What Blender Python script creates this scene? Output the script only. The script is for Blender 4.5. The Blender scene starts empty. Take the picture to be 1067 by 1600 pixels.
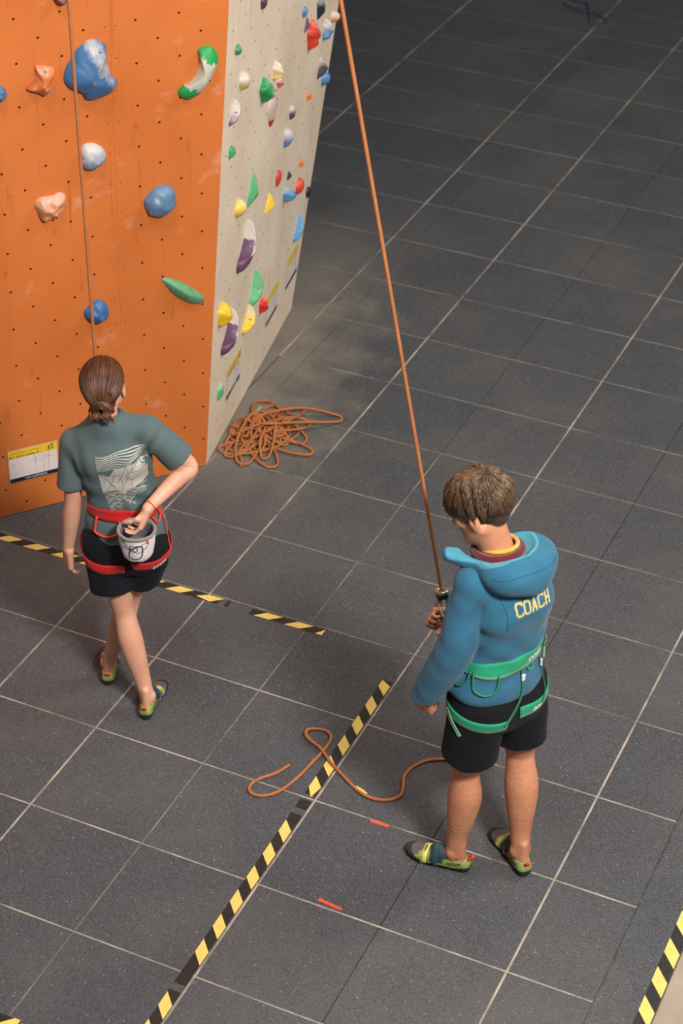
import bpy, math, random
import numpy as np
from mathutils import Vector, Matrix
from mathutils.bvhtree import BVHTree

random.seed(7); RNG = np.random.default_rng(7)
scn = bpy.context.scene
COL = scn.collection

# ------------------------------------------------------------------ camera
cam_d = bpy.data.cameras.new('camera'); cam = bpy.data.objects.new('camera', cam_d); COL.objects.link(cam)
cam_d.sensor_fit = 'VERTICAL'; cam_d.sensor_height = 36.0; cam_d.sensor_width = 24.0
cam_d.lens = 3108.2 / 1600 * 36.0
cam_right = Vector((0.90712, 0.42074, 0.01042)); cam_down = Vector((0.25118, -0.52134, -0.81554)); cam_fwd = Vector((-0.33770, 0.74241, -0.57860))
m = Matrix.Identity(4)
for r in range(3):
    m[r][0] = cam_right[r]; m[r][1] = -cam_down[r]; m[r][2] = -cam_fwd[r]
m[0][3], m[1][3], m[2][3] = 2.459, -4.691, 5.470
cam.matrix_world = m
cam_d.clip_end = 100
cam_d.dof.use_dof = True; cam_d.dof.focus_distance = 7.9; cam_d.dof.aperture_fstop = 3.2
scn.camera = cam

# ------------------------------------------------------------------ light
scn.view_settings.view_transform = 'Standard'; scn.view_settings.look = 'None'
scn.view_settings.gamma = 1.0; scn.view_settings.exposure = 0.0; scn.view_settings.use_curve_mapping = False
w = bpy.data.worlds.new('hall'); scn.world = w; w.use_nodes = True
w.node_tree.nodes['Background'].inputs[0].default_value = (0.95, 0.97, 1.0, 1); w.node_tree.nodes['Background'].inputs[1].default_value = 0.15
def area(name, loc, target, size, power, col=(1, .95, .88)):
    l = bpy.data.lights.new(name, 'AREA'); l.shape = 'RECTANGLE'; l.size, l.size_y = size; l.energy = power; l.color = col
    o = bpy.data.objects.new(name, l); COL.objects.link(o); o.location = loc
    o.rotation_euler = (Vector(target) - Vector(loc)).to_track_quat('-Z', 'Y').to_euler()
    return o
# ceiling lamps of the hall
area('ceiling_lamp_front', (3.9, -2.5, 6.2), (0.3, 0.9, 0.3), (1.0, 0.8), 700, (1, .965, .92))
area('ceiling_lamp_middle', (-0.2, -1.6, 9.0), (-0.5, 1.0, 0), (2.4, 1.2), 250, (1, .97, .93))
area('ceiling_lamp_side', (4.2, 4.6, 7.4), (-1.6, 3.2, .8), (2.4, 1.2), 300, (1, .95, .88))

# ------------------------------------------------------------------ helpers
def lin(r, g, b):
    f = lambda c: (c / 255) / 12.92 if c / 255 <= .04045 else (((c / 255) + .055) / 1.055) ** 2.4
    return (f(r), f(g), f(b), 1)
class NT:
    def __init__(s, name):
        s.m = bpy.data.materials.new(name); s.m.use_nodes = True; s.t = s.m.node_tree; s.n = s.t.nodes
        s.b = s.n['Principled BSDF']
    def new(s, typ, **kw):
        o = s.n.new(typ)
        for k, v in kw.items():
            if k[0] == '_': setattr(o, k[1:], v)
            else: o.inputs[k.replace('__', ' ')].default_value = v
        return o
    def link(s, a, b): s.t.links.new(a, b)
    def noise(s, vec, scale, detail=4, rough=.55):
        o = s.new('ShaderNodeTexNoise'); o.inputs['Scale'].default_value = scale; o.inputs['Detail'].default_value = detail; o.inputs['Roughness'].default_value = rough
        if vec is not None: s.link(vec, o.inputs['Vector'])
        return o.outputs['Fac']
    def ramp(s, fac, a, b, ca=(0, 0, 0, 1), cb=(1, 1, 1, 1)):
        o = s.new('ShaderNodeValToRGB'); e = o.color_ramp.elements; e[0].position = a; e[1].position = b; e[0].color = ca; e[1].color = cb
        s.link(fac, o.inputs[0]); return o.outputs[0]
    def mix(s, fac, a, b, typ='MIX'):
        o = s.n.new('ShaderNodeMix'); o.data_type = 'RGBA'; o.blend_type = typ
        for sock, v in ((o.inputs[0], fac), (o.inputs[6], a), (o.inputs[7], b)):
            if hasattr(v, 'is_linked'): s.link(v, sock)
            else: sock.default_value = v
        return o.outputs[2]
    def math(s, op, a, b=None):
        o = s.n.new('ShaderNodeMath'); o.operation = op
        for i, v in enumerate((a, b)):
            if v is None: continue
            if hasattr(v, 'is_linked'): s.link(v, o.inputs[i])
            else: o.inputs[i].default_value = v
        return o.outputs[0]
    def coord(s, kind='Object'):
        return s.new('ShaderNodeTexCoord').outputs[kind]
    def pos(s): return s.new('ShaderNodeNewGeometry').outputs['Position']
    def mapping(s, vec, scale=(1, 1, 1), rot=(0, 0, 0)):
        o = s.new('ShaderNodeMapping'); o.inputs['Scale'].default_value = scale; o.inputs['Rotation'].default_value = rot
        s.link(vec, o.inputs['Vector']); return o.outputs[0]
    def bump(s, h, strength, dist=.002):
        o = s.new('ShaderNodeBump'); o.inputs['Strength'].default_value = strength; o.inputs['Distance'].default_value = dist
        s.link(h, o.inputs['Height']); s.link(o.outputs[0], s.b.inputs['Normal'])
    def color(s, v):
        if hasattr(v, 'is_linked'): s.link(v, s.b.inputs['Base Color'])
        else: s.b.inputs['Base Color'].default_value = v
    def set(s, **kw):
        for k, v in kw.items(): s.b.inputs[k.replace('__', ' ')].default_value = v

def pmat(name, col, rough=.6, var=.15, vscale=25, bump=0, bscale=300, metal=0, spec=.4, sheen=0, bdist=.002):
    t = NT(name); co = t.coord('Object'); c = lin(*col)
    dk = tuple(x * (1 - var) for x in c[:3]) + (1,); lt = tuple(min(1, x * (1 + var)) for x in c[:3]) + (1,)
    t.color(t.ramp(t.noise(co, vscale), .3, .7, dk, lt))
    t.set(Roughness=rough, Metallic=metal); t.b.inputs['Specular IOR Level'].default_value = spec
    if sheen: t.b.inputs['Sheen Weight'].default_value = sheen
    if bump: t.bump(t.noise(co, bscale, 3), bump, bdist)
    return t.m

def mk(name, verts, faces, mats, parent=None, mi=None, smooth=True, loc=None):
    me = bpy.data.meshes.new(name)
    me.from_pydata([tuple(map(float, v)) for v in verts] if not isinstance(verts, np.ndarray) else verts.tolist(), [], faces if not isinstance(faces, np.ndarray) else faces.tolist())
    for mm in (mats if isinstance(mats, (list, tuple)) else [mats]): me.materials.append(mm)
    if mi is not None: me.polygons.foreach_set('material_index', np.asarray(mi, dtype=np.int32))
    me.polygons.foreach_set('use_smooth', np.full(len(me.polygons), smooth)); me.update()
    o = bpy.data.objects.new(name, me); COL.objects.link(o)
    if parent: o.parent = parent
    if loc is not None: o.location = loc
    return o
def empty(name, loc=(0, 0, 0), rz=0):
    o = bpy.data.objects.new(name, None); COL.objects.link(o); o.location = loc; o.rotation_euler = (0, 0, rz); o.empty_display_size = .1
    return o
def tag(o, label=None, cat=None, group=None, kind=None):
    if label: o['label'] = label
    if cat: o['category'] = cat
    if group: o['group'] = group
    if kind: o['kind'] = kind
    return o
class MB:
    def __init__(s): s.v = []; s.f = []; s.mi = []
    def add(s, vs, fs, m=0):
        n = len(s.v); s.v += [tuple(v) for v in vs]; s.f += [tuple(i + n for i in f) for f in fs]; s.mi += [m] * len(fs); return s
    def box(s, lo, hi, m=0, bev=0):
        x0, y0, z0 = lo; x1, y1, z1 = hi; b = bev
        if not b:
            return s.add([(x0, y0, z0), (x1, y0, z0), (x1, y1, z0), (x0, y1, z0), (x0, y0, z1), (x1, y0, z1), (x1, y1, z1), (x0, y1, z1)],
                         [(0, 3, 2, 1), (4, 5, 6, 7), (0, 1, 5, 4), (1, 2, 6, 5), (2, 3, 7, 6), (3, 0, 4, 7)], m)
        v = [(x0, y0, z0), (x1, y0, z0), (x1, y1, z0), (x0, y1, z0), (x0, y0, z1 - b), (x1, y0, z1 - b), (x1, y1, z1 - b), (x0, y1, z1 - b),
             (x0 + b, y0 + b, z1), (x1 - b, y0 + b, z1), (x1 - b, y1 - b, z1), (x0 + b, y1 - b, z1)]
        f = [(0, 3, 2, 1)] + [(i, (i + 1) % 4, 4 + (i + 1) % 4, 4 + i) for i in range(4)] + [(4 + i, 4 + (i + 1) % 4, 8 + (i + 1) % 4, 8 + i) for i in range(4)] + [(8, 9, 10, 11)]
        return s.add(v, f, m)
    def tube(s, pts, rad, n=8, m=0, closed=False, cap=True, flat=None):
        pts = np.asarray(pts, float); N = len(pts); rad = np.broadcast_to(np.asarray(rad, float), (N,))
        T = np.gradient(pts, axis=0) if not closed else np.roll(pts, -1, 0) - np.roll(pts, 1, 0)
        T /= np.linalg.norm(T, axis=1)[:, None] + 1e-12
        ref = np.array([0, 0, 1.]) if abs(T[0][2]) < .9 else np.array([1., 0, 0])
        u = np.cross(T[0], ref); u /= np.linalg.norm(u); vs = []
        for i in range(N):
            u = u - T[i] * (u @ T[i]); u /= np.linalg.norm(u) + 1e-12; b = np.cross(T[i], u)
            for k in range(n):
                a = 2 * math.pi * k / n; vs.append(pts[i] + rad[i] * (math.cos(a) * u + math.sin(a) * (b if flat is None else b * flat)))
        fs = []
        for i in range(N if closed else N - 1):
            j = (i + 1) % N
            for k in range(n): fs.append((i * n + k, i * n + (k + 1) % n, j * n + (k + 1) % n, j * n + k))
        if cap and not closed: fs.append(tuple(reversed(range(n)))); fs.append(tuple((N - 1) * n + k for k in range(n)))
        return s.add(vs, fs, m)
    def build(s, name, mats, parent=None, smooth=True): return mk(name, s.v, s.f, mats, parent, s.mi, smooth)
def spline(P, per=10, closed=False):
    P = np.asarray(P, float); n = len(P); out = []
    for i in range(n if closed else n - 1):
        p0 = P[(i - 1) % n] if closed or i > 0 else 2 * P[0] - P[1]; p1 = P[i]; p2 = P[(i + 1) % n]
        p3 = P[(i + 2) % n] if closed or i < n - 2 else 2 * P[-1] - P[-2]
        for t in np.arange(per) / per:
            out.append(.5 * (2 * p1 + (p2 - p0) * t + (2 * p0 - 5 * p1 + 4 * p2 - p3) * t * t + (3 * p1 - p0 - 3 * p2 + p3) * t ** 3))
    if not closed: out.append(P[-1])
    return np.array(out)
def unit(v): v = np.asarray(v, float); return v / (np.linalg.norm(v) + 1e-12)

# ---- signed distance modelling: smooth unions of tapered limbs, meshed as one continuous surface
class Field:
    def __init__(s, lo, hi, h):
        s.lo = np.array(lo, float); s.h = h; s.n = np.ceil((np.array(hi) - s.lo) / h).astype(int) + 1
        s.ax = [(s.lo[i] + h * np.arange(s.n[i])).astype(np.float32) for i in range(3)]
        s.D = np.full(s.n, 1.0, np.float32)
    def blank(s):
        o = Field.__new__(Field); o.lo, o.h, o.n, o.ax = s.lo, s.h, s.n, s.ax; o.D = np.full(s.n, 1.0, np.float32); return o
    def op(s, fn, lo, hi, k=.01, mode='u'):
        m = k + 3 * s.h
        i0 = np.clip(np.floor((np.array(lo) - m - s.lo) / s.h).astype(int), 0, s.n); i1 = np.clip(np.ceil((np.array(hi) + m - s.lo) / s.h).astype(int) + 1, 0, s.n)
        if (i1 - i0 <= 0).any(): return s
        X = s.ax[0][i0[0]:i1[0], None, None]; Y = s.ax[1][None, i0[1]:i1[1], None]; Z = s.ax[2][None, None, i0[2]:i1[2]]
        d = fn(X, Y, Z); S = s.D[i0[0]:i1[0], i0[1]:i1[1], i0[2]:i1[2]]
        if mode == 'u': h = np.maximum(k - np.abs(S - d), 0) / k; S[:] = np.minimum(S, d) - h * h * k * .25
        elif mode == 's': d = -d; h = np.maximum(k - np.abs(S - d), 0) / k; S[:] = np.maximum(S, d) + h * h * k * .25
        elif mode == 'i': S[:] = np.maximum(S, d)
        elif mode == 'a': S[:] = S + d
        return s
    def rc(s, a, b, ra, rb, k=.01, mode='u'):
        a = np.asarray(a, float); b = np.asarray(b, float); ab = b - a; L2 = ab @ ab + 1e-9
        def fn(X, Y, Z):
            x, y, z = X - a[0], Y - a[1], Z - a[2]
            t = np.clip((x * ab[0] + y * ab[1] + z * ab[2]) / L2, 0, 1)
            return np.sqrt((x - t * ab[0]) ** 2 + (y - t * ab[1]) ** 2 + (z - t * ab[2]) ** 2) - (ra + t * (rb - ra))
        r = max(ra, rb); return s.op(fn, np.minimum(a, b) - r, np.maximum(a, b) + r, k, mode)
    def limb(s, P, R, k=.01, per=5, flat_end=False):
        """one tapered limb through the points P with radii R"""
        Q = spline(np.c_[np.asarray(P, float), R], per); e = Q[-1, :3]; ed = unit(Q[-1, :3] - Q[-2, :3])
        def fn(X, Y, Z):
            d = None
            for i in range(len(Q) - 1):
                a, ab = Q[i, :3], Q[i + 1, :3] - Q[i, :3]; x, y, z = X - a[0], Y - a[1], Z - a[2]
                t = (x * ab[0] + y * ab[1] + z * ab[2]) / (ab @ ab + 1e-12); t = np.clip(t, 0, 1.3 if flat_end and i == len(Q) - 2 else 1)
                q = np.sqrt((x - t * ab[0]) ** 2 + (y - t * ab[1]) ** 2 + (z - t * ab[2]) ** 2) - (Q[i, 3] + t * (Q[i + 1, 3] - Q[i, 3]))
                d = q if d is None else np.minimum(d, q)
            if flat_end: d = np.maximum(d, (X - e[0]) * ed[0] + (Y - e[1]) * ed[1] + (Z - e[2]) * ed[2])
            return d
        r = max(Q[:, 3]); return s.op(fn, Q[:, :3].min(0) - r, Q[:, :3].max(0) + r, k)
    def ell(s, c, r, k=.01, rot=None, mode='u'):
        c = np.asarray(c, float); r = np.asarray(r, float); M = np.eye(3) if rot is None else np.asarray(rot)   # rows = local axes
        def fn(X, Y, Z):
            x, y, z = X - c[0], Y - c[1], Z - c[2]
            p = [M[i][0] * x + M[i][1] * y + M[i][2] * z for i in range(3)]
            k0 = np.sqrt(sum((p[i] / r[i]) ** 2 for i in range(3))); k1 = np.sqrt(sum((p[i] / r[i] ** 2) ** 2 for i in range(3))) + 1e-6
            return k0 * (k0 - 1) / k1
        R = max(r); return s.op(fn, c - R, c + R, k, mode)
    def loft(s, sec, k=.01, p=2.0, mode='u', cap=True):
        sec = np.array(sec, float); zz = np.linspace(sec[0, 0], sec[-1, 0], 60)
        idx = np.interp(zz, sec[:, 0], np.arange(len(sec))); sp = spline(sec[:, 1:], 20)
        cur = np.array([np.interp(idx * 20, np.arange(len(sp)), sp[:, j]) for j in range(4)])
        def fn(X, Y, Z):
            cx, cy, rx, ry = [np.interp(Z.ravel(), zz, cur[j]).reshape(Z.shape) for j in range(4)]
            q = (np.abs((X - cx) / rx) ** p + np.abs((Y - cy) / ry) ** p) ** (1 / p)
            d = (q - 1) * np.minimum(rx, ry)
            return np.maximum(d, np.maximum(sec[0, 0] - Z, Z - sec[-1, 0])) if cap else d
        rx = sec[:, 3].max(); ry = sec[:, 4].max()
        lo = (sec[:, 1].min() - rx, sec[:, 2].min() - ry, sec[0, 0]); hi = (sec[:, 1].max() + rx, sec[:, 2].max() + ry, sec[-1, 0])
        return s.op(fn, lo, hi, k, mode)
    def cut(s, pt, nrm, lo=None, hi=None):    # remove what lies on the side the normal points to
        pt = np.asarray(pt, float); nn = unit(nrm)
        fn = lambda X, Y, Z: (X - pt[0]) * nn[0] + (Y - pt[1]) * nn[1] + (Z - pt[2]) * nn[2]
        H = s.lo + s.h * s.n
        return s.op(fn, s.lo if lo is None else lo, H if hi is None else hi, .001, 'i')
    def disp(s, fn):
        H = s.lo + s.h * s.n; return s.op(fn, s.lo, H, .001, 'a')
    def mesh(s):
        D = s.D; nx, ny, nz = D.shape; S = D < 0
        corners = [(i, j, k) for i in (0, 1) for j in (0, 1) for k in (0, 1)]
        cnt = np.zeros((nx - 1, ny - 1, nz - 1), np.int8)
        for i, j, k in corners: cnt += S[i:nx - 1 + i, j:ny - 1 + j, k:nz - 1 + k]
        act = (cnt > 0) & (cnt < 8); I, J, K = np.nonzero(act); nv = len(I)
        idx = np.full(act.shape, -1, np.int32); idx[I, J, K] = np.arange(nv)
        acc = np.zeros((nv, 3)); num = np.zeros(nv)
        for a in corners:
            for ax in range(3):
                if a[ax]: continue
                b = list(a); b[ax] = 1
                da = D[I + a[0], J + a[1], K + a[2]]; db = D[I + b[0], J + b[1], K + b[2]]
                msk = (da < 0) != (db < 0); t = np.where(msk, da / np.where(msk, da - db, 1), 0)
                p = np.tile(np.array(a, float), (nv, 1)); p[:, ax] = t
                acc[msk] += p[msk]; num[msk] += 1
        V = s.lo + s.h * (np.c_[I, J, K] + acc / num[:, None]); F = []
        for ax in range(3):
            sl0 = [slice(1, -1)] * 3; sl1 = [slice(1, -1)] * 3; sl0[ax] = slice(0, -1); sl1[ax] = slice(1, None)
            A = S[tuple(sl0)]; B = S[tuple(sl1)]
            for flip in (0, 1):
                M = (A & ~B) if not flip else (~A & B)
                c = list(np.nonzero(M))
                for q in range(3):
                    if q != ax: c[q] = c[q] + 1
                o1, o2 = [(1, 2), (2, 0), (0, 1)][ax]
                def g(d1, d2):
                    cc = [c[0].copy(), c[1].copy(), c[2].copy()]; cc[o1] -= d1; cc[o2] -= d2; return idx[cc[0], cc[1], cc[2]]
                q = np.c_[g(1, 1), g(0, 1), g(0, 0), g(1, 0)]
                F.append(q if not flip else q[:, ::-1])
        return V, np.concatenate(F)
def fbuild(fd, name, mats, parent=None, pick=None, smooth_it=0):
    V, F = fd.mesh()
    if smooth_it:
        e = np.concatenate([F[:, [0, 1]], F[:, [1, 2]], F[:, [2, 3]], F[:, [3, 0]]])
        for _ in range(smooth_it):
            acc = np.zeros_like(V); c = np.zeros(len(V))
            np.add.at(acc, e[:, 0], V[e[:, 1]]); np.add.at(acc, e[:, 1], V[e[:, 0]]); np.add.at(c, e.ravel(), 1)
            V = V * .5 + .5 * acc / c[:, None]
    mi = None
    if pick: mi = pick(V[F].mean(1))
    o = mk(name, V, F, mats, parent, mi); o['_'] = 0; del o['_']
    return o, BVHTree.FromPolygons(V.tolist(), F.tolist()), V
def wob(X, Y, Z, f, ph=0):
    return (np.sin(f * (X * 1.1 + Y * .6 + Z * .3) + ph + 1.7 * np.sin(f * .43 * (Y - Z) + ph)) + np.sin(f * (Z * 1.2 - X * .5 + .4 * Y) + 2 * ph + 1.3 * np.sin(f * .5 * X + 2)) + np.sin(f * (Y * 1.3 + X * .4 - Z * .7) + 3.1 * ph)) / 3
def basis(y, z):      # rows x, y, z of a frame from a forward and an up hint
    y = unit(y); x = unit(np.cross(y, z)); return np.array([x, y, np.cross(x, y)])
def rotz(a): return np.array([[math.cos(a), math.sin(a), 0], [-math.sin(a), math.cos(a), 0], [0, 0, 1]])

# ------------------------------------------------------------------ materials of the setting
def floor_mat():
    t = NT('rubber_mat'); p = t.pos()
    big = t.noise(p, 1.3, 4); mid = t.noise(p, 9, 4); fine = t.noise(p, 190, 3, .75)
    c = t.ramp(fine, .36, .66, lin(26, 28, 31), lin(92, 94, 98))
    c = t.mix(.38, c, t.ramp(mid, .3, .7, lin(46, 50, 53), lin(68, 70, 73)))
    info = t.new('ShaderNodeObjectInfo').outputs['Random']
    vc = t.new('ShaderNodeTexVoronoi'); vc.inputs['Scale'].default_value = 310; t.link(p, vc.inputs['Vector'])
    bw = t.new('ShaderNodeRGBToBW'); t.link(vc.outputs['Color'], bw.inputs[0])
    c = t.mix(.45, c, t.ramp(bw.outputs[0], .25, .8, lin(34, 36, 39), lin(106, 105, 108)))
    c = t.mix(.16, c, t.ramp(info, 0, 1, lin(46, 48, 51), lin(86, 84, 82)))
    c = t.mix(t.math('MULTIPLY', t.ramp(big, .45, .7), .22), c, lin(112, 106, 98))
    # pale granules pressed into the rubber
    vo = t.new('ShaderNodeTexVoronoi'); vo.inputs['Scale'].default_value = 70; t.link(p, vo.inputs['Vector'])
    fl = t.math('LESS_THAN', vo.outputs['Distance'], .15)
    sel = t.math('GREATER_THAN', t.noise(p, 40, 1), .58)
    c = t.mix(t.math('MULTIPLY', t.math('MULTIPLY', fl, sel), .55), c, lin(176, 175, 172))
    # chalk dust trodden in along the foot of the white wall
    sx = t.new('ShaderNodeSeparateXYZ'); t.link(p, sx.inputs[0])
    d = t.math('ADD', t.math('MULTIPLY', t.math('ADD', sx.outputs[0], 1.499), .982), t.math('MULTIPLY', t.math('SUBTRACT', sx.outputs[1], 2.399), .19))
    near = t.ramp(t.math('ADD', d, t.math('MULTIPLY', t.math('SUBTRACT', t.noise(p, 4.5, 5, .65), .5), 1.1)), .05, .62, (1, 1, 1, 1), (0, 0, 0, 1))
    inn = t.math('MULTIPLY', t.math('MULTIPLY', t.ramp(sx.outputs[1], .0, 1.0) if 0 else t.ramp(t.math('MULTIPLY', sx.outputs[1], .1), .20, .27), t.ramp(t.math('MULTIPLY', sx.outputs[1], .1), .42, .52, (1, 1, 1, 1), (0, 0, 0, 1))), near)
    c = t.mix(t.math('MULTIPLY', inn, .5), c, lin(150, 138, 122))
    t.color(c); t.set(Roughness=.72); t.b.inputs['Specular IOR Level'].default_value = .35
    t.bump(t.noise(p, 330, 3, .7), .5, .0025)
    return t.m
M = {}
M['rubber'] = floor_mat()
def joint_mat(name, ca, cb):
    t = NT(name); p = t.pos()
    c = t.ramp(t.noise(p, 3.5, 5, .7), .34, .62, lin(*ca), lin(*cb)); t.color(c); t.set(Roughness=.85)
    t.bump(t.noise(p, 300, 2), .3); return t.m
M['joint'] = joint_mat('joint_filler', (84, 80, 76), (172, 158, 144)); M['joint_dull'] = joint_mat('dull_joint_filler', (66, 65, 64), (138, 128, 118))
M['sub'] = pmat('underlay', (34, 34, 36), .9)
M['concrete'] = pmat('concrete', (150, 134, 118), .85, .14, 6, .3, 120)
def orange_mat():
    t = NT('orange_painted_plywood'); co = t.coord('Object')
    n1 = t.noise(co, 1.6, 5); gr = t.noise(t.mapping(co, (34, 1, 2.2)), 1, 5, .6)
    c = t.ramp(n1, .3, .72, lin(196, 104, 46), lin(214, 120, 60))
    c = t.mix(t.ramp(gr, .62, .8), c, lin(168, 84, 42))
    sc = t.noise(t.mapping(co, (11, 2.2, 1), (0, 0, .2)), 1, 6, .7)      # dark shoe scuffs
    c = t.mix(t.math('MULTIPLY', t.ramp(sc, .62, .72), .6), c, lin(120, 62, 34))
    ch = t.noise(t.mapping(co, (3.4, 4.4, 1), (0, 0, .5)), 1.3, 6, .62)                # chalk smears
    c = t.mix(t.math('MULTIPLY', t.ramp(ch, .60, .76), .42), c, lin(226, 186, 160))
    t.color(c); t.set(Roughness=.5); t.b.inputs['Specular IOR Level'].default_value = .35
    t.bump(t.noise(co, 90, 3), .12); return t.m
def white_mat():
    t = NT('pale_textured_plywood'); co = t.coord('Object')
    n1 = t.noise(co, 2.2, 5); gr = t.noise(t.mapping(co, (26, 1.4, 1)), 1, 5, .65)
    c = t.ramp(n1, .3, .7, lin(218, 198, 172), lin(238, 221, 199))
    c = t.mix(t.math('MULTIPLY', t.ramp(gr, .56, .72), .4), c, lin(176, 150, 118))
    sc = t.noise(t.mapping(co, (14, 5, 1)), 1, 6, .72)
    c = t.mix(t.math('MULTIPLY', t.ramp(sc, .66, .74), .35), c, lin(130, 116, 104))
    t.color(c); t.set(Roughness=.6); t.bump(t.noise(co, 60, 4), .25); return t.m
M['orange'] = orange_mat(); M['white'] = white_mat()
M['ply'] = pmat('plywood_core', (150, 116, 78), .7, .12, 12)
M['nut'] = pmat('t_nut_steel', (58, 54, 52), .45, .2, 60, metal=.6)
M['bolt'] = pmat('zinc_bolt', (150, 150, 150), .4, .1, 80, metal=.35)
M['blackhole'] = pmat('bolt_socket', (16, 16, 17), .7)
M['tape_y'] = pmat('hazard_tape_yellow', (218, 188, 100), .5, .08, 30, .1, 200)
M['tape_k'] = pmat('hazard_tape_black', (36, 33, 28), .55, .25, 40, .1, 200)
M['red_tape'] = pmat('orange_red_tape', (226, 78, 36), .55, .1, 40)
def rope_mat(name, a, b):
    t = NT(name); co = t.coord('Object')
    vo = t.new('ShaderNodeTexVoronoi'); vo.inputs['Scale'].default_value = 330; t.link(co, vo.inputs['Vector'])
    t.color(t.mix(.35, t.ramp(vo.outputs['Distance'], .1, .6, lin(*a), lin(*b)), t.ramp(t.noise(co, 14), .3, .7, lin(*a), lin(*b))))
    t.set(Roughness=.8); t.bump(vo.outputs['Distance'], .5, .0015); return t.m
M['rope'] = rope_mat('orange_rope_sheath', (118, 68, 32), (178, 108, 58))
M['rope_purple'] = rope_mat('purple_rope_sheath', (40, 36, 62), (70, 62, 98))

# ------------------------------------------------------------------ floor
floor = tag(MB().box((-6.2, -4.0, -.06), (1.325, 12.2, -.012)).build('floor', M['sub'], smooth=False), 'dark grey rubber tile floor with pale joints', kind='structure')
JW = .0045; SW = .0012
xs_near = [(-2.5, 'b'), (-2.0, 's'), (-1.5, 'b'), (-1.0, 'b'), (-.5, 't'), (0, 'b'), (.5, 's'), (1.0, 'b'), (1.325, 'e')]
xs_far = [(-4.15, 's'), (-3.65, 'b'), (-3.15, 's'), (-2.65, 'b'), (-2.15, 's'), (-1.64, 'b'), (-1.5, 's'), (-1.0, 'b'), (-.5, 's'), (0, 'b'), (.5, 's'), (1.0, 'b'), (1.325, 'e')]
gapw = {'b': JW, 't': .0026, 's': SW, 'e': 0}
tile_cache = {}
for j in range(-3, 21):
    y0, y1 = j * .5, (j + 1) * .5
    xs = xs_near if j < 6 else xs_far
    for (xa, ka), (xb, kb) in zip(xs[:-1], xs[1:]):
        if j >= 6 and xa < -3.0 and j < 9: continue        # inside the climbing wall
        ax, bx = xa + gapw[ka], xb - gapw[kb]
        key = (round(bx - ax, 4),)
        if key not in tile_cache:
            hw, hd = (bx - ax) / 2, .25 - JW * (.8)
            o = MB().box((-hw, -hd, -.02), (hw, hd, 0), bev=.0022).build('tile', M['rubber'], smooth=False); tile_cache[key] = o.data
        else:
            o = bpy.data.objects.new('tile', tile_cache[key]); COL.objects.link(o)
        o.parent = floor; o.location = ((ax + bx) / 2, (y0 + y1) / 2, random.uniform(-.0007, .0004))
for x, y0, y1 in [(-2.5, -4, 3), (-1.5, -4, 3), (-1.0, -4, 12.2), (0, -4, 12.2), (1.0, -4, 12.2), (-.5, -4, 3.0), (-1.64, 3.5, 12.2), (-2.65, 4.5, 12.2), (-3.65, 4.5, 12.2)]:
    jw = JW if x != -.5 else .0026
    MB().box((x - jw, y0, -.016), (x + jw, y1, -.0012)).build('joint_strip', M['joint'] if x != -.5 else M['joint_dull'], floor, smooth=False)
for j in range(-7, 25):
    MB().box((-2.5 if j < 7 else -4.15, j * .5 - JW * .8, -.016), (1.325, j * .5 + JW * .8, -.0016)).build('joint_strip', M['joint'] if j < 3 else M['joint_dull'], floor, smooth=False)
# the rows of tiles beyond the ones above, out of the photo
far = MB()
for j in list(range(21, 25)) + list(range(-8, -3)):
    for (xa, ka), (xb, kb) in zip(xs_far[:-1] if j > 0 else xs_near[:-1], xs_far[1:] if j > 0 else xs_near[1:]):
        far.box((xa + gapw[ka], j * .5 + JW * .8, -.02), (xb - gapw[kb], j * .5 + .5 - JW * .8, 0), bev=.0022)
tag(far.build('tile_rows', M['rubber'], floor, False), kind='stuff')
# sloping edge strip of the mats, and the bare concrete beyond it
ys = np.linspace(-4.0, 12.2, 241); rr = random.Random(4)
prof = [(1.3252, -.03), (1.3252, -.0024), (1.336, -.0042), (1.352, -.0075), (1.375, -.0050), (1.40, -.006), (1.46, -.011), (1.538, -.0165), (1.539, -.03)]; n = len(prof)
vs = [(x + (rr.uniform(-.006, .006) if 2 <= k <= 4 else 0), y, z + (rr.uniform(-.0018, .0018) if 2 <= k <= 4 else 0)) for y in ys for k, (x, z) in enumerate(prof)]
mk('edge_ramp', vs, [(i * n + k, i * n + n + k, i * n + n + k + 1, i * n + k + 1) for i in range(240) for k in range(n - 1)], M['rubber'], floor)
tag(MB().box((1.3255, -4.0, -.08), (7.0, 12.2, -.0305)).build('trim_1', M['concrete'], smooth=False), 'bare concrete floor strip beyond the rubber mats', kind='structure')

# ------------------------------------------------------------------ climbing walls
W0 = np.array([-1.499, 2.399, 0.])
h1 = unit([.63, .776, 0]); nh = np.array([h1[1], -h1[0], 0]); u1 = np.array([0, 0, math.cos(.063)]) + math.sin(.063) * nh; n1 = np.cross(h1, u1)
h2 = unit([-.304, 1.572, 0]); n2 = unit(np.cross(h2, np.array([-1.309, 2.393, 2.402]) - W0)); u2 = np.cross(n2, h2)
def wmat(h, u, n, p=0, q=0, d=0):
    o = W0 + p * h + q * u + d * n
    return Matrix(((h[0], u[0], n[0], o[0]), (h[1], u[1], n[1], o[1]), (h[2], u[2], n[2], o[2]), (0, 0, 0, 1)))
def prism(poly, front, back, name, mat, parent=None, basis_=None, inset=0):
    n = len(poly); vs = [(x, y, front) for x, y in poly] + [(x, y, back) for x, y in poly]
    fs = [tuple(range(n)), tuple(reversed(range(n, 2 * n)))] + [(i, n + i, n + (i + 1) % n, (i + 1) % n) for i in range(n)]
    o = mk(name, vs, fs, mat, None, None, False)
    if parent is not None: o.parent = parent
    elif basis_ is not None: o.matrix_world = basis_
    return o
HT = 8.6
cq = lambda q: .0479 * q
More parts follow.
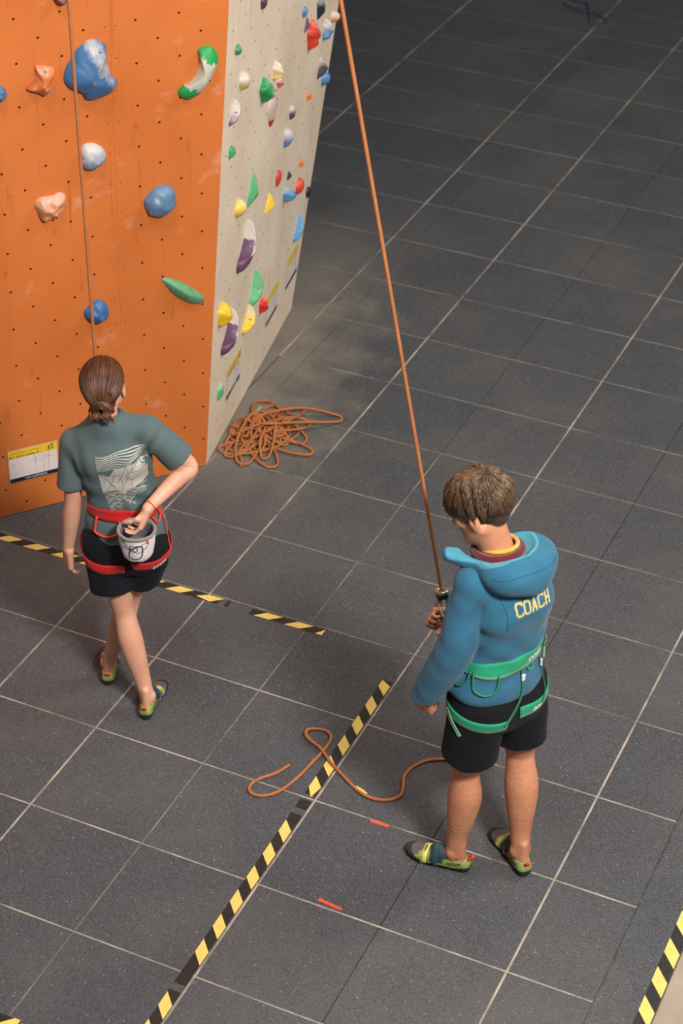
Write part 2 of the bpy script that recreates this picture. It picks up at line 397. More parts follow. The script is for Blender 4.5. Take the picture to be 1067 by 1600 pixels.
wl = prism([(-3.2, .0), (-.19, .0), (cq(HT) - .19, HT), (-3.2, HT)], -.019, -.24, 'wall_left', M['ply'], None, wmat(h1, u1, n1))
tag(wl, 'slightly overhanging climbing wall of orange painted plywood', kind='structure')
qs = [.004, 2.36, 4.8, 7.2, HT]; G = .0003
for a, b in zip(qs[:-1], qs[1:]):
    prism([(-.415 + G, a + G), (cq(a), a + G), (cq(b), b - G), (-.415 + G, b - G)], 0, -.018, 'plywood_panel', M['orange'], wl)
    prism([(-1.635 + G, a + G), (-.415 - G, a + G), (-.415 - G, b - G), (-1.635 + G, b - G)], 0, -.018, 'plywood_panel', M['orange'], wl)
    prism([(-3.2, a + G), (-1.635 - G, a + G), (-1.635 - G, b - G), (-3.2, b - G)], 0, -.018, 'plywood_panel', M['orange'], wl)
ra = lambda b: 1.601 + .342 * min(b, 2.4)
ca = lambda b: -.0175 * b
wr = prism([(.02, 0), (ra(0) - .003, 0), (ra(2.4) - .003, 2.4), (ra(2.4) - .003, HT), (ca(HT) + .02, HT)], -.019, -.22, 'wall_right', M['ply'], None, wmat(h2, u2, n2))
tag(wr, 'pale beige plywood climbing wall face turned away from the orange one', kind='structure')
prism([(.0015, .003), (ra(0), .003), (ra(2.4), 2.4 - G), (ca(2.4) + .0015, 2.4 - G)], 0, -.018, 'plywood_panel', M['white'], wr)
prism([(ca(2.4) + .0015, 2.4 + G), (ra(2.4), 2.4 + G), (ra(2.4), HT), (ca(HT) + .0015, HT)], 0, -.018, 'plywood_panel', M['white'], wr)
# threaded inserts: a ring and a dark hole each
def nuts(pts, name, parent, r=.0052):
    b = MB()
    for p, q in pts:
        k = 8; an = [2 * math.pi * i / k for i in range(k)]
        vs = [(p + r * 1.25 * math.cos(a), q + r * 1.25 * math.sin(a), .0004) for a in an] + [(p + r * .8 * math.cos(a), q + r * .8 * math.sin(a), .0012) for a in an] + [(p + r * .7 * math.cos(a), q + r * .7 * math.sin(a), .0003) for a in an]
        b.add(vs, [(i, (i + 1) % k, k + (i + 1) % k, k + i) for i in range(k)], 0)
        b.add([vs[k + i] for i in range(k)] + [vs[2 * k + i] for i in range(k)], [(i, (i + 1) % k, k + (i + 1) % k, k + i) for i in range(k)] + [tuple(range(k, 2 * k))], 1)
    return tag(b.build(name, [M['nut'], M['blackhole']], parent, False), kind='stuff')
D0 = .0967; pts = []
for mI in range(-3, 10):
    for nI in range(-9, 19):
        if (mI + nI) % 2: continue
        p = -.917 + mI * D0 + (.033 if mI >= 6 else 0); q = 1.802 - nI * D0 + (.007 if mI >= 6 else 0)
        if mI == 5 or q < .05 or q > 2.7 or p > cq(q) - .02: continue
        pts.append((p, q))
nuts(pts, 'bolt_insert', wl, .0046)
nuts([(-.415 + sx_ * .022, .06 + i * .145) for i in range(18) for sx_ in (-1, 1)], 'panel_screw', wl, .0022)
pts = []
for i in range(26):
    for j in range(28):
        if (i + j) % 2: continue
        a, b = .05 + i * .098, .08 + j * .098
        if a < ra(b) - .03 and b < 2.7: pts.append((a, b))
nuts(pts, 'bolt_insert', wr, .0036)

# ------------------------------------------------------------------ climbing holds
HM = {}
def hold_mat(col, gloss=.45):
    if col in HM: return HM[col]
    t = NT('hold_resin_%d' % len(HM)); co = t.coord('Object'); c = lin(*col)
    cc = t.ramp(t.noise(co, 22, 4), .3, .7, tuple(x * .8 for x in c[:3]) + (1,), tuple(min(1, x * 1.12) for x in c[:3]) + (1,))
    at = t.new('ShaderNodeAttribute', _attribute_name='chalk').outputs['Fac']
    k = t.ramp(t.math('ADD', at, t.math('MULTIPLY', t.math('SUBTRACT', t.noise(co, 34, 5, .65), .5), .9)), .30, .80)
    t.color(t.mix(t.math('MULTIPLY', k, .82), cc, lin(204, 194, 186))); t.set(Roughness=gloss); t.bump(t.noise(co, 140, 4), .35, .002)
    HM[col] = t.m; return t.m
def hold(fr, p, q, outline, H, col, label, chalk=None, peak=(0, 0), bolts=((0, 0),), sharp=2.0, rough=.05, prof=2.2, name='climbing_hold', seed=0, group=None):
    h, u, n = fr; O = spline(np.array(outline, float), 5, True); N = len(O); rg = np.random.default_rng(seed + 11)
    ph = rg.uniform(0, 6, 4); rings = [(1, -.001), (1.0, .18)] ; R = []
    ts = [1, .985, .94, .86, .74, .6, .44, .26, .1]
    V = []; size = np.abs(O).max()
    for i, t in enumerate(ts):
        z = H * (1 - t ** prof) ** (1 / sharp) if i else -.001
        sh = np.array(peak) * (1 - t)
        for k in range(N):
            x, y = O[k] * t + sh
            d = 1 + rough * (math.sin(9 * x / size + ph[0]) + math.sin(8 * y / size + ph[1] + 2 * math.sin(4 * x / size))) * (1 if i > 1 else 0)
            V.append((x, y, z * d))
    V.append((peak[0], peak[1], H)); F = []
    for i in range(len(ts) - 1):
        for k in range(N): F.append((i * N + k, i * N + (k + 1) % N, (i + 1) * N + (k + 1) % N, (i + 1) * N + k))
    L = (len(ts) - 1) * N
    for k in range(N): F.append((L + k, L + (k + 1) % N, len(V) - 1))
    ar = np.array(outline); area_ = np.sum(ar[:, 0] * np.roll(ar[:, 1], -1) - ar[:, 1] * np.roll(ar[:, 0], -1))
    if area_ < 0: F = [f[::-1] for f in F]
    o = mk(name, V, F, hold_mat(col)); o.matrix_world = wmat(h, u, n, p, q, 0)
    A = o.data.attributes.new('chalk', 'FLOAT', 'POINT'); V = np.array(V)
    val = np.full(len(V), .22) if chalk is None else np.array([chalk(v[0] / size, v[1] / size, v[2] / H) for v in V])
    A.data.foreach_set('value', val.astype(np.float32))
    tag(o, label, 'climbing hold', group)
    hb_ = BVHTree.FromPolygons([tuple(v) for v in V], F)
    for bx, by in bolts:
        ht = hb_.ray_cast(Vector((bx, by, 1)), Vector((0, 0, -1))); z = (ht[0].z if ht[0] else H * .5) - .001
        b = MB(); k = 10; r = .0075 if fr is F1 else .005; z -= 0 if fr is F1 else .006
        rim = [(bx + r * math.cos(2 * math.pi * i / k), by + r * math.sin(2 * math.pi * i / k)) for i in range(k)]
        vs = [(x, y, z - .012) for x, y in rim] + [(x, y, z + .003) for x, y in rim] + [(bx + (x - bx) * .55, by + (y - by) * .55, z + .003) for x, y in rim] + [(bx + (x - bx) * .5, by + (y - by) * .5, z - .004) for x, y in rim]
        for a_ in range(2): b.add(vs[a_ * k:(a_ + 2) * k], [(i, (i + 1) % k, k + (i + 1) % k, k + i) for i in range(k)], 0)
        b.add(vs[2 * k:], [(i, (i + 1) % k, k + (i + 1) % k, k + i) for i in range(k)] + [tuple(range(k, 2 * k))], 1)
        b.build('bolt', [M['bolt'], M['blackhole']], o, False)
    return o
F1 = (h1, u1, n1); F2 = (h2, u2, n2)
def rel(pts):
    a = np.array(pts); c = (a.min(0) + a.max(0)) / 2; return c[0], c[1], [tuple(x) for x in a - c]
BLUE = (62, 106, 150); LBLUE = (88, 128, 166); GREEN = (36, 146, 84); JADE = (98, 168, 124); SALMON = (206, 138, 92)
p, q, o_ = rel([(-0.484, 2.335), (-0.438, 2.304), (-0.441, 2.271), (-0.43, 2.211), (-0.417, 2.165), (-0.394, 2.141), (-0.397, 2.112), (-0.43, 2.084), (-0.502, 2.07), (-0.539, 2.08), (-0.552, 2.107), (-0.585, 2.127), (-0.616, 2.153), (-0.626, 2.188), (-0.612, 2.234), (-0.587, 2.268), (-0.572, 2.294), (-0.528, 2.329)])
hold(F1, p, q, o_, .075, BLUE, 'largest blue hold with chalk whitened right side, high on the orange wall', lambda x, y, z: .75 - 1.6 * abs(x * .8 - .35 + .35 * y) - .2 * (y < -.1), (.0, -.02), ((-.009, -.026), (.03, .09), (.09, -.07)), 1.7, .04, 2.0)
p, q, o_ = rel([(-0.74, 2.264), (-0.667, 2.242), (-0.671, 2.211), (-0.685, 2.18), (-0.677, 2.149), (-0.711, 2.126), (-0.734, 2.14), (-0.786, 2.165), (-0.782, 2.178), (-0.758, 2.198), (-0.742, 2.229)])
hold(F1, p, q, o_, .05, (200, 110, 58), 'orange three cornered hold left of the largest blue hold', lambda x, y, z: .25 + .2 * y, (.01, -.02), ((.015, .045), (.02, -.028)), 1.6, .1)
p, q, o_ = rel([(-0.029, 2.204), (-0.009, 2.22), (0.031, 2.215), (0.058, 2.183), (0.062, 2.153), (0.04, 2.097), (0.01, 2.052), (-0.03, 2.009), (-0.075, 1.989), (-0.11, 2.004), (-0.122, 2.032), (-0.099, 2.057), (-0.064, 2.066), (-0.034, 2.101), (-0.019, 2.148), (-0.024, 2.178)])
horn = hold(F1, p, q, o_, .055, (38, 150, 78), 'curved banana shaped green hold with a white middle near the wall corner', lambda x, y, z: 1.0 if abs(.85 * y + .5 * x) < .62 else -.6, (.012, .0), ((.042, -.03),), 1.8, .02)
p, q, o_ = rel([(-0.567, 1.849), (-0.544, 1.87), (-0.501, 1.863), (-0.463, 1.828), (-0.46, 1.792), (-0.486, 1.756), (-0.535, 1.747), (-0.565, 1.767), (-0.576, 1.805)])
hold(F1, p, q, o_, .05, LBLUE, 'round blue hold almost white with chalk, beside the hanging rope', lambda x, y, z: .62 + .35 * y, (.0, -.01), ((.004, -.03), (-.045, .015)), 1.9, .04)
p, q, o_ = rel([(-0.783, 1.631), (-0.758, 1.657), (-0.704, 1.656), (-0.675, 1.665), (-0.648, 1.652), (-0.645, 1.617), (-0.665, 1.579), (-0.71, 1.552), (-0.75, 1.542), (-0.768, 1.564), (-0.776, 1.598)])
hold(F1, p, q, o_, .05, SALMON, 'chalky pale orange hold left of the hanging rope above the ponytail', lambda x, y, z: .30 + .3 * y, (.0, -.01), ((.01, -.03),), 1.7, .12)
p, q, o_ = rel([(-0.289, 1.535), (-0.273, 1.563), (-0.237, 1.593), (-0.192, 1.6), (-0.156, 1.581), (-0.139, 1.529), (-0.148, 1.488), (-0.184, 1.458), (-0.23, 1.451), (-0.275, 1.478)])
hold(F1, p, q, o_, .055, (92, 126, 156), 'oval grey blue hold with two bolts, right middle of the orange wall', lambda x, y, z: .75 - 2.2 * math.hypot(x + .35, y - .3), (.0, -.01), ((.03, -.035), (-.05, -.038)), 2.0, .03)
p, q, o_ = rel([(-0.941, 2.203), (-0.913, 2.21), (-0.882, 2.195), (-0.87, 2.166), (-0.886, 2.14), (-0.918, 2.134), (-0.944, 2.16)])
hold(F1, p, q, o_, .04, BLUE, 'small blue hold cut off by the left edge of the photo', None, (0, 0), ((0, 0),))
p, q, o_ = rel([(-0.651, 2.541), (-0.636, 2.561), (-0.609, 2.557), (-0.594, 2.53), (-0.616, 2.512), (-0.64, 2.521)])
hold(F1, p, q, o_, .04, (120, 52, 44), 'dark red hold cut off by the top edge above the orange wall', None, (0, -.01), ((0, 0),))
p, q, o_ = rel([(-0.211, 1.122), (-0.159, 1.109), (-0.085, 1.057), (-0.022, 0.995), (-0.004, 0.959), (-0.033, 0.945), (-0.076, 0.958), (-0.129, 0.998), (-0.175, 1.05)])
hold(F1, p, q, o_, .045, (92, 158, 116), 'green lens shaped hold slanting on the lower orange wall', lambda x, y, z: .1 + .2 * z, (.0, .008), ((.02, -.022), (-.06, .042)), 1.3, .01, 1.4)
p, q, o_ = rel([(-0.589, 1.031), (-0.575, 1.056), (-0.533, 1.086), (-0.498, 1.077), (-0.473, 1.037), (-0.475, 0.997), (-0.502, 0.971), (-0.548, 0.975), (-0.578, 0.999)])
hold(F1, p, q, o_, .05, (52, 100, 150), 'blue hold directly above the walking climber behind the rope', None, (0, -.01), ((.01, -.015),), 1.6, .05)

def shape(kind, B, rot):
    an = np.linspace(0, 2 * math.pi, 14, endpoint=False)
    if kind == 'dome': P = [(math.cos(a) * .48, math.sin(a) * .5) for a in an]
    elif kind == 'drop': P = [(math.cos(a) * .36 * (1 + .55 * math.sin(a)), math.sin(a) * .5 + .0) for a in an]
    elif kind == 'tri': P = [(-.42, -.5), (-.2, -.5), (.1, -.48), (.4, -.42), (.3, -.15), (.15, .2), (.03, .5), (-.06, .5), (-.2, .2), (-.34, -.15)]
    elif kind == 'moon': P = [(-.30, -.5), (-.05, -.46), (.2, -.25), (.32, .05), (.3, .35), (.2, .5), (.12, .3), (.0, .05), (-.15, -.15), (-.32, -.3)]
    elif kind == 'cube': P = [(-.4, -.45), (0, -.5), (.4, -.45), (.44, 0), (.38, .42), (0, .48), (-.38, .42), (-.44, 0)]
    elif kind == 'rock': P = [(math.cos(a) * .42 * (1 + .22 * math.sin(3 * a + 1)), math.sin(a) * .5 * (1 + .15 * math.cos(5 * a))) for a in an]
    c, s = math.cos(rot), math.sin(rot); return [((x * c - y * s) * B, (x * s + y * c) * B) for x, y in P]
top = lambda k: (lambda x, y, z: k + .55 * y)
none = lambda x, y, z: -.2
PU = (96, 58, 88); YE = (228, 186, 44); RE = (204, 66, 50); DG = (40, 42, 48); WG = (92, 176, 122)
white_holds = [
 (.512, 2.191, .037, .065, PU, 'drop', 0, none, 'purple teardrop hold at the top of the pale wall, cut by the photo edge'),
 (.116, 2.122, .036, .050, (74, 142, 92), 'drop', .3, none, 'small green drop hold at the upper left of the pale wall'),
 (.236, 1.929, .060, .091, (222, 186, 84), 'drop', .2, top(.65), 'chalk white and yellow hold above the slim purple and white one'),
 (.107, 1.837, .058, .108, (120, 78, 108), 'moon', -.2, top(.75), 'slim chalked purple crescent hold next to the orange corner'),
 (.628, 1.725, .086, .122, (30, 138, 76), 'rock', .4, lambda x, y, z: .55 + .7 * x + .3 * z - .2, 'green hold with a chalk white face in the upper cluster'),
 (.833, 1.735, .062, .085, (224, 194, 106), 'rock', 0, top(.62), 'knobbly yellow hold white with chalk at the top of the cluster'),
 (.909, 1.640, .037, .051, (196, 86, 68), 'rock', 0, top(.3), 'small knobbly red hold under the chalky yellow one'),
 (.818, 1.536, .058, .172, (198, 62, 58), 'drop', 0, lambda x, y, z: .85 if y > -.45 else -.3, 'long drip shaped white hold with a red tip'),
 (1.226, 1.349, .042, .076, (104, 62, 92), 'drop', -.2, top(.35), 'small purple hold with a pale top right of the red tipped drip'),
 (1.153, 1.246, .061, .103, (72, 118, 178), 'drop', -.3, top(.6), 'blue hold with a chalk white upper half in the middle of the pale wall'),
 (1.573, 1.288, .031, .040, (226, 116, 40), 'rock', 0, none, 'tiny orange hold below the black and blue pair'),
 (.112, 1.642, .036, .053, (72, 154, 98), 'cube', 0, none, 'small green block hold near the orange corner, upper of two'),
 (1.521, .931, .025, .037, (228, 118, 44), 'rock', 0, none, 'tiny orange hold above the round red one'),
 (1.039, 1.071, .037, .089, (198, 76, 62), 'drop', -.3, none, 'narrow red drop hold above the yellow wedge'),
 (1.273, .980, .030, .047, DG, 'tri', 0, none, 'small black pyramid hold between two red holds'),
 (1.511, .804, .054, .091, (212, 74, 62), 'dome', 0, none, 'round red hold touching the light blue block'),
 (1.223, .896, .075, .065, (86, 142, 184), 'cube', .2, top(.1), 'light blue block hold left of the round red one'),
 (.887, 1.009, .056, .101, YE, 'tri', -.2, none, 'plain yellow wedge hold in the middle of the pale wall'),
 (.533, 1.252, .070, .162, (92, 166, 116), 'tri', -.25, none, 'tall green triangular hold on the pale wall'),
 (.306, 1.267, .060, .087, (232, 194, 72), 'dome', -.2, lambda x, y, z: .5 + .3 * z - .5 * abs(x), 'yellow hold with a chalky hollow below the tall green triangle'),
 (1.753, .648, .025, .068, DG, 'drop', 0, none, 'black hold on the right edge of the pale wall'),
 (1.561, .530, .065, .135, (84, 148, 196), 'moon', -.1, none, 'sky blue crescent hold above the rightmost route card'),
 (.441, 1.001, .111, .238, PU, 'moon', -.15, lambda x, y, z: .9 if y + .9 * (x) > .35 or z > .86 else -.4, 'largest purple crescent hold with a pink chalked top, upper of two'),
 (.683, .640, .088, .173, (104, 184, 132), 'moon', .1, none, 'light green half moon hold above the red flower hold'),
 (.105, .807, .078, .103, YE, 'cube', .2, none, 'yellow block hold at the orange corner beside the lower purple crescent'),
 (.887, .420, .053, .082, (208, 50, 44), 'rock', 0, none, 'knobbly bright red hold next to the middle route card'),
 (.592, .506, .076, .138, (232, 196, 62), 'moon', -.2, lambda x, y, z: .1 + .5 * (y > .2), 'yellow crescent hold right of the lower purple crescent'),
 (.233, .640, .102, .210, PU, 'moon', -.15, lambda x, y, z: .9 if y + .9 * (x) > .45 or z > .9 else -.4, 'lower purple crescent hold beside two yellow holds'),
 (.164, .336, .036, .080, WG, 'cube', 0, top(.1), 'small green block hold beside the lowest route card'),
 (1.332, 1.836, .035, .060, (92, 142, 182), 'drop', 0, none, 'small light blue hold left of the dark navy one near the top'),
 (1.658, 1.734, .062, .120, (44, 50, 68), 'tri', 3.1, top(.2), 'dark navy hold at the top right of the pale wall'),
 (1.414, 1.743, .030, .075, (110, 76, 112), 'tri', 0, none, 'thin purple hold beside the craggy red one'),
 (1.518, 1.647, .083, .154, (206, 66, 46), 'rock', .2, lambda x, y, z: .3 + .8 * x + .2 * y, 'craggy red hold with a chalked white side near the top right'),
 (1.845, 1.547, .062, .101, (96, 140, 186), 'rock', -.2, top(.5), 'blue hold half white with chalk at the upper right edge'),
 (2.009, 1.556, .055, .062, (216, 158, 124), 'dome', 0, top(.35), 'salmon pink hold sticking out at the upper right edge'),
 (1.806, 1.356, .069, .105, (56, 54, 56), 'tri', 0, top(.25), 'large black pyramid hold above a blue hold at the right edge'),
 (1.907, 1.250, .056, .078, (80, 136, 186), 'dome', 0, none, 'blue hold under the large black pyramid'),
]
for i, (a, b, wp, B, col, kind, rot, ch, lab) in enumerate(white_holds):
    H = max(.022, wp - .2 * B)
    hold(F2, a, b, shape(kind, B, rot), H, col, lab, ch, (0, .1 * B if kind in ('drop', 'dome') else -.05 * B), ((.0, .0),) if B > .08 else ((0, 0),), 1.8 if kind != 'tri' else 1.2, .1 if kind == 'rock' else .03, 2.0 if kind != 'tri' else 1.2, seed=i)

# ------------------------------------------------------------------ route cards
M['card'] = pmat('card_paper', (222, 208, 204), .5, .05, 8); M['card_y'] = pmat('card_yellow', (232, 192, 48), .5, .08, 20)
M['card_k'] = pmat('card_black', (30, 32, 38), .5, .1); M['ink'] = pmat('print_ink', (64, 60, 62), .6, .2); M['card_frame'] = pmat('card_holder_edge', (170, 156, 128), .4, .1)
M['ink_o'] = pmat('print_ink_orange', (204, 110, 30), .6, .1); M['ink_w'] = pmat('print_ink_pale', (206, 206, 206), .6, .1)
def text_mesh(s, size, align='LEFT', shear=0, bold=0):
    cu = bpy.data.curves.new('t', 'FONT'); cu.body = s; cu.size = size; cu.align_x = align; cu.shear = shear; cu.offset = bold; cu.resolution_u = 3
    o = bpy.data.objects.new('t', cu); COL.objects.link(o); dg = bpy.context.evaluated_depsgraph_get(); me = o.evaluated_get(dg).to_mesh()
    V = [tuple(v.co) for v in me.vertices]; F = [tuple(p.vertices) for p in me.polygons]
    o.evaluated_get(dg).to_mesh_clear(); bpy.data.objects.remove(o); bpy.data.curves.remove(cu)
    return V, F
def flat_text(s, size, x, y, z, name, mat, parent, align='LEFT', shear=0, bold=0, sx=1):
    V, F = text_mesh(s, size, align, shear, bold)
    return mk(name, [(x + v[0] * sx, y + v[1], z) for v in V], F, mat, parent, None, False)
def ribbon_flat(P, wd):
    T = P[1] - P[0]; T = T / (np.linalg.norm(T) + 1e-9); n_ = np.array([-T[1], T[0]]) * wd / 2
    return [P[0] - n_, P[1] - n_, P[1] + n_, P[0] + n_], [(0, 1, 2, 3)]
def route_card(fr, p, q, wd, ht, label, detailed):
    h, u, n = fr
    c = MB().box((-wd / 2, -ht / 2, 0), (wd / 2, ht / 2, .003), bev=.0006).build('route_card', M['card_frame'], None, False)
    c.matrix_world = wmat(h, u, n, p, q, .0003); tag(c, label, 'sign', 'route cards on the climbing walls')
    e = .004; x0, x1, y0, y1 = -wd / 2 + e, wd / 2 - e, -ht / 2 + e, ht / 2 - e
    def quad(name, a, b, c_, d, z, mat): return MB().box((a, c_, .0025), (b, d, z)).build(name, mat, c, False)
    hb = y1 - .24 * (y1 - y0); fb = y0 + .13 * (y1 - y0)
    quad('paper', x0, x1, fb, hb, .0036, M['card']); quad('header', x0, x1, hb, y1, .0037, M['card_y']); quad('footer', x0, x1, y0, fb, .0037, M['card_k'])
    for f in (.55, .71, .82): xx = x0 + f * (x1 - x0); quad('ruled_line', xx - .0004, xx + .0004, fb, hb, .0039, M['ink'])
    for k in range(1, 7): yy = fb + (hb - fb) * k / 7; quad('ruled_line', x0, x1, yy - .0003, yy + .0003, .0039, M['card_frame'])
    if detailed:
        # print too small to read in the photo: rows of letter-like strokes
        def strokes(xa, xb, y, h, wd, name, mat, seed):
            r_ = random.Random(seed); b = MB(); x = xa
            while x < xb:
                if r_.random() < .14: x += h * .55; continue
                cw = h * r_.uniform(.45, .7); up = h * (1.35 if r_.random() < .22 else 1)
                for (p0, q0), (p1, q1) in r_.sample([((0, 0), (0, 1)), ((1, 0), (1, 1)), ((0, 1), (1, .9)), ((0, .5), (1, .5)), ((0, 0), (1, .05))], 3):
                    P = np.array([(x + p0 * cw * .7, y + q0 * up), (x + p1 * cw * .7, y + q1 * up)]); V, F = ribbon_flat(P, wd); b.add([(v[0], v[1], .0042) for v in V], F)
                x += cw
            return tag(b.build(name, mat, c, False), kind='stuff')
        strokes(x0 + .008, x0 + .16, y1 - .016, .0068, .0012, 'header_print', M['ink_o'], 1); strokes(x0 + .018, x0 + .150, hb + .005, .0095, .0019, 'route_name_print', M['ink'], 2)
        MB().tube([(x0 + .009, hb + .011, .004), (x0 + .009, hb + .0111, .0046)], .005, 12).build('round_mark', M['ink'], c, False)
        strokes(-.045, .065, y0 + .007, .0085, .0015, 'footer_print', M['ink_w'], 4)
        b = MB()
        for dx, dy, sc in ((.196, .016, 1), (.212, .022, 1.15)):     # two small climbing figures
            bx, by = x0 + dx, hb + dy
            for pl, r in (([(0, .012), (.002, .004), (-.001, -.002)], .0024), ([(.001, .01), (.006, .013), (.008, .018)], .0012), ([(.001, .009), (-.005, .010), (-.007, .014)], .0012), ([(0, -.002), (.005, -.006), (.003, -.013)], .0014), ([(0, -.002), (-.004, -.008), (-.007, -.010)], .0014), ([(.0005, .0155), (.0008, .0175)], .0024)):
                b.tube([(bx + sc * x, by + sc * y, .0040) for x, y in pl], r, 6, flat=.3)
        tag(b.build('climber_emblem', M['blackhole'], c), kind='stuff')
        b = MB(); rr = random.Random(3)
        for cx, cy, nn in ((.013, .105, 6), (.012, .088, 3), (.122, .112, 4), (.122, .098, 3), (.152, .112, 2), (.152, .1, 3), (.178, .118, 5), (.180, .104, 7)):
            P = [(x0 + cx + k * .0038, y0 + cy + rr.uniform(-.003, .004), .0042) for k in range(nn)]
            b.tube(spline(P, 4), .00055, 4)
        tag(b.build('handwriting', M['ink'], c), kind='stuff')
    return c
route_card(F1, -.872, .279, .243, .186, 'route card on the orange wall left of the walking climber', True)
route_card(F2, .412, .284, .244, .178, 'lowest route card on the pale wall above the rope pile', True)
route_card(F2, 1.124, .301, .226, .178, 'middle route card on the pale wall beside the bright red hold', False)
route_card(F2, 1.523, .315, .236, .186, 'rightmost route card on the pale wall below the sky blue crescent hold', False)

# ------------------------------------------------------------------ tapes on the floor
def tape(name, a, b, wd, period, label, gaps=(), phase=0, z=.0007, slope=1.0, seed=1, zf=None):
    """hazard tape from a to b (floor points): black strip with slanted yellow bars, torn gaps left out"""
    a = np.array(a, float); b = np.array(b, float); L = np.linalg.norm(b - a); d = (b - a) / L; nrm = np.array([-d[1], d[0]])
    rr = random.Random(seed); mb = MB(); zz = zf or (lambda x: z)
    def P(s, t, up): q = a + d * s + nrm * t; return (q[0], q[1], zz(q[0]) + up)
    def keep(s0, s1): return not any(g0 < s1 and s0 < g1 for g0, g1 in gaps)
    n = int(L / .017); ed = [(rr.uniform(-.0012, .0012), rr.uniform(-.0012, .0012)) for _ in range(n + 1)]
    o = empty(name, (a[0], a[1], 0)); tag(o, label, 'tape', 'hazard tapes on the floor'); off = (-a[0], -a[1], 0)
    def flush():
        if mb.v:
            q = mb.build('tape_strip', [M['tape_k']], o, False); q.location = off
        mb.__init__()
    for i in range(n):
        s0, s1 = L * i / n, L * (i + 1) / n
        if not keep(s0, s1): flush(); continue
        e0, e1 = ed[i], ed[i + 1]
        top = [P(s0, -wd / 2 + e0[0], .0003), P(s1, -wd / 2 + e1[0], .0003), P(s1, wd / 2 + e1[1], .0003), P(s0, wd / 2 + e0[1], .0003)]
        mb.add(top + [(x, y, zq - .0006) for x, y, zq in top], [(0, 1, 2, 3), (0, 4, 5, 1), (2, 6, 7, 3)], 0)
    flush()
    k = -1
    while True:
        k += 1; c = phase + k * period
        if c > L + wd: break
        poly = []
        for t in (-wd / 2, wd / 2):
            for e in (-period / 4, period / 4): poly.append((c + e + slope * t, t))
        q = [poly[0], poly[1], poly[3], poly[2]]
        q = [(min(max(s, 0), L), t * .99) for s, t in q]
        s0, s1 = min(x for x, _ in q), max(x for x, _ in q)
        if s1 - s0 < .01 or not keep(s0 + .012, s1 - .012): continue
        if not keep(s0, s1): q[0] = (q[0][0], q[0][1] * .4)
        MB().add([P(s, t, .0007) for s, t in q], [(0, 1, 2, 3)]).build('yellow_stripe', M['tape_y'], o, False).location = off
    return o
tape('hazard_tape', (-.0295, -.93), (-.034, 1.285), .047, .1365, 'long yellow and black hazard tape running from the bottom edge up beside the coach', gaps=((.352, .362), (1.335, 1.36), (1.425, 1.44)), phase=.131, slope=1.1, seed=2)
tape('hazard_tape', (-2.9, 1.456), (-.885, 1.466), .044, .150, 'yellow and black hazard tape crossing behind the walking climber', phase=.115, slope=1.2, seed=5, gaps=((1.972, 1.985),))
tape('hazard_tape', (-.775, 1.462), (-.42, 1.465), .042, .150, 'short loose end of hazard tape after a gap, between climber and coach', phase=.085, slope=1.2, seed=7)
tape('hazard_tape', (1.5085, -3.9), (1.5085, 12.1), .056, .150, 'yellow and black hazard tape along the mat edge at the lower right corner', phase=.05, slope=1.1, seed=8, zf=lambda x: -.0137 - (x - 1.5) * .0705)
tape('hazard_tape', (-1.6, -.975), (-.452, -.960), .046, .150, 'bit of yellow hazard tape in the bottom left corner of the photo', phase=.09, slope=1.0, seed=9)
def scrap(poly, mat, label, name='tape_scrap', cat='tape'):
    n = len(poly); v = [(x, y, .0013) for x, y in poly] + [(x, y, .0002) for x, y in poly]
    o = mk(name, v, [tuple(range(n))] + [(i, n + i, n + (i + 1) % n, (i + 1) % n) for i in range(n)], mat, None, None, False); tag(o, label, cat); return o
scrap([(.098, .627), (.108, .640), (.118, .643), (.150, .634), (.172, .622), (.166, .612), (.143, .607), (.12, .617)], M['tape_y'], 'small torn scrap of yellow tape lying under the orange rope tail')
scrap([(.243, .483), (.281, .482), (.319, .484), (.321, .496), (.280, .495), (.245, .496)], M['red_tape'], 'short orange red tape mark near the coach, upper of two', 'tape_mark')
scrap([(.239, .019), (.290, .015), (.340, .011), (.340, .023), (.288, .028), (.240, .032)], M['red_tape'], 'longer orange red tape mark at the bottom, lower of two', 'tape_mark')

# ------------------------------------------------------------------ people
def skin_mat(name, base, red, hair=0):
    t = NT(name); co = t.coord('Object')
    c = t.ramp(t.noise(co, 7, 4), .3, .7, lin(*red), lin(*base))
    c = t.mix(.2, c, t.ramp(t.noise(co, 60, 4), .3, .7, lin(*red), lin(*base)))
    if hair:
        hn = t.noise(t.mapping(co, (420, 420, 60)), 1, 3, .7)
        sx = t.new('ShaderNodeSeparateXYZ'); t.link(co, sx.inputs[0])
        c = t.mix(t.math('MULTIPLY', t.math('MULTIPLY', t.ramp(hn, .50, .72), t.math('LESS_THAN', sx.outputs[2], .75)), .55), c, lin(84, 56, 40))
    t.color(c); t.set(Roughness=.5); t.b.inputs['Subsurface Weight'].default_value = .08; t.b.inputs['Subsurface Radius'].default_value = (.01, .004, .002)
    t.bump(t.noise(co, 220, 3), .12, .001); return t.m
def cloth_mat(name, col, rough=.85, var=.1, fs=900, bump=.25, sheen=.3, vs=14):
    t = NT(name); co = t.coord('Object'); c = lin(*col)
    t.color(t.ramp(t.math('ADD', t.math('MULTIPLY', t.noise(co, vs, 4), .7), t.math('MULTIPLY', t.noise(co, 260, 2), .3)), .32, .68, tuple(x * (1 - var) for x in c[:3]) + (1,), tuple(min(1, x * (1 + var)) for x in c[:3]) + (1,)))
    t.set(Roughness=rough); t.b.inputs['Sheen Weight'].default_value = sheen; t.b.inputs['Sheen Roughness'].default_value = .5; t.b.inputs['Specular IOR Level'].default_value = .2
    t.bump(t.noise(co, fs, 3), bump, .002); return t.m
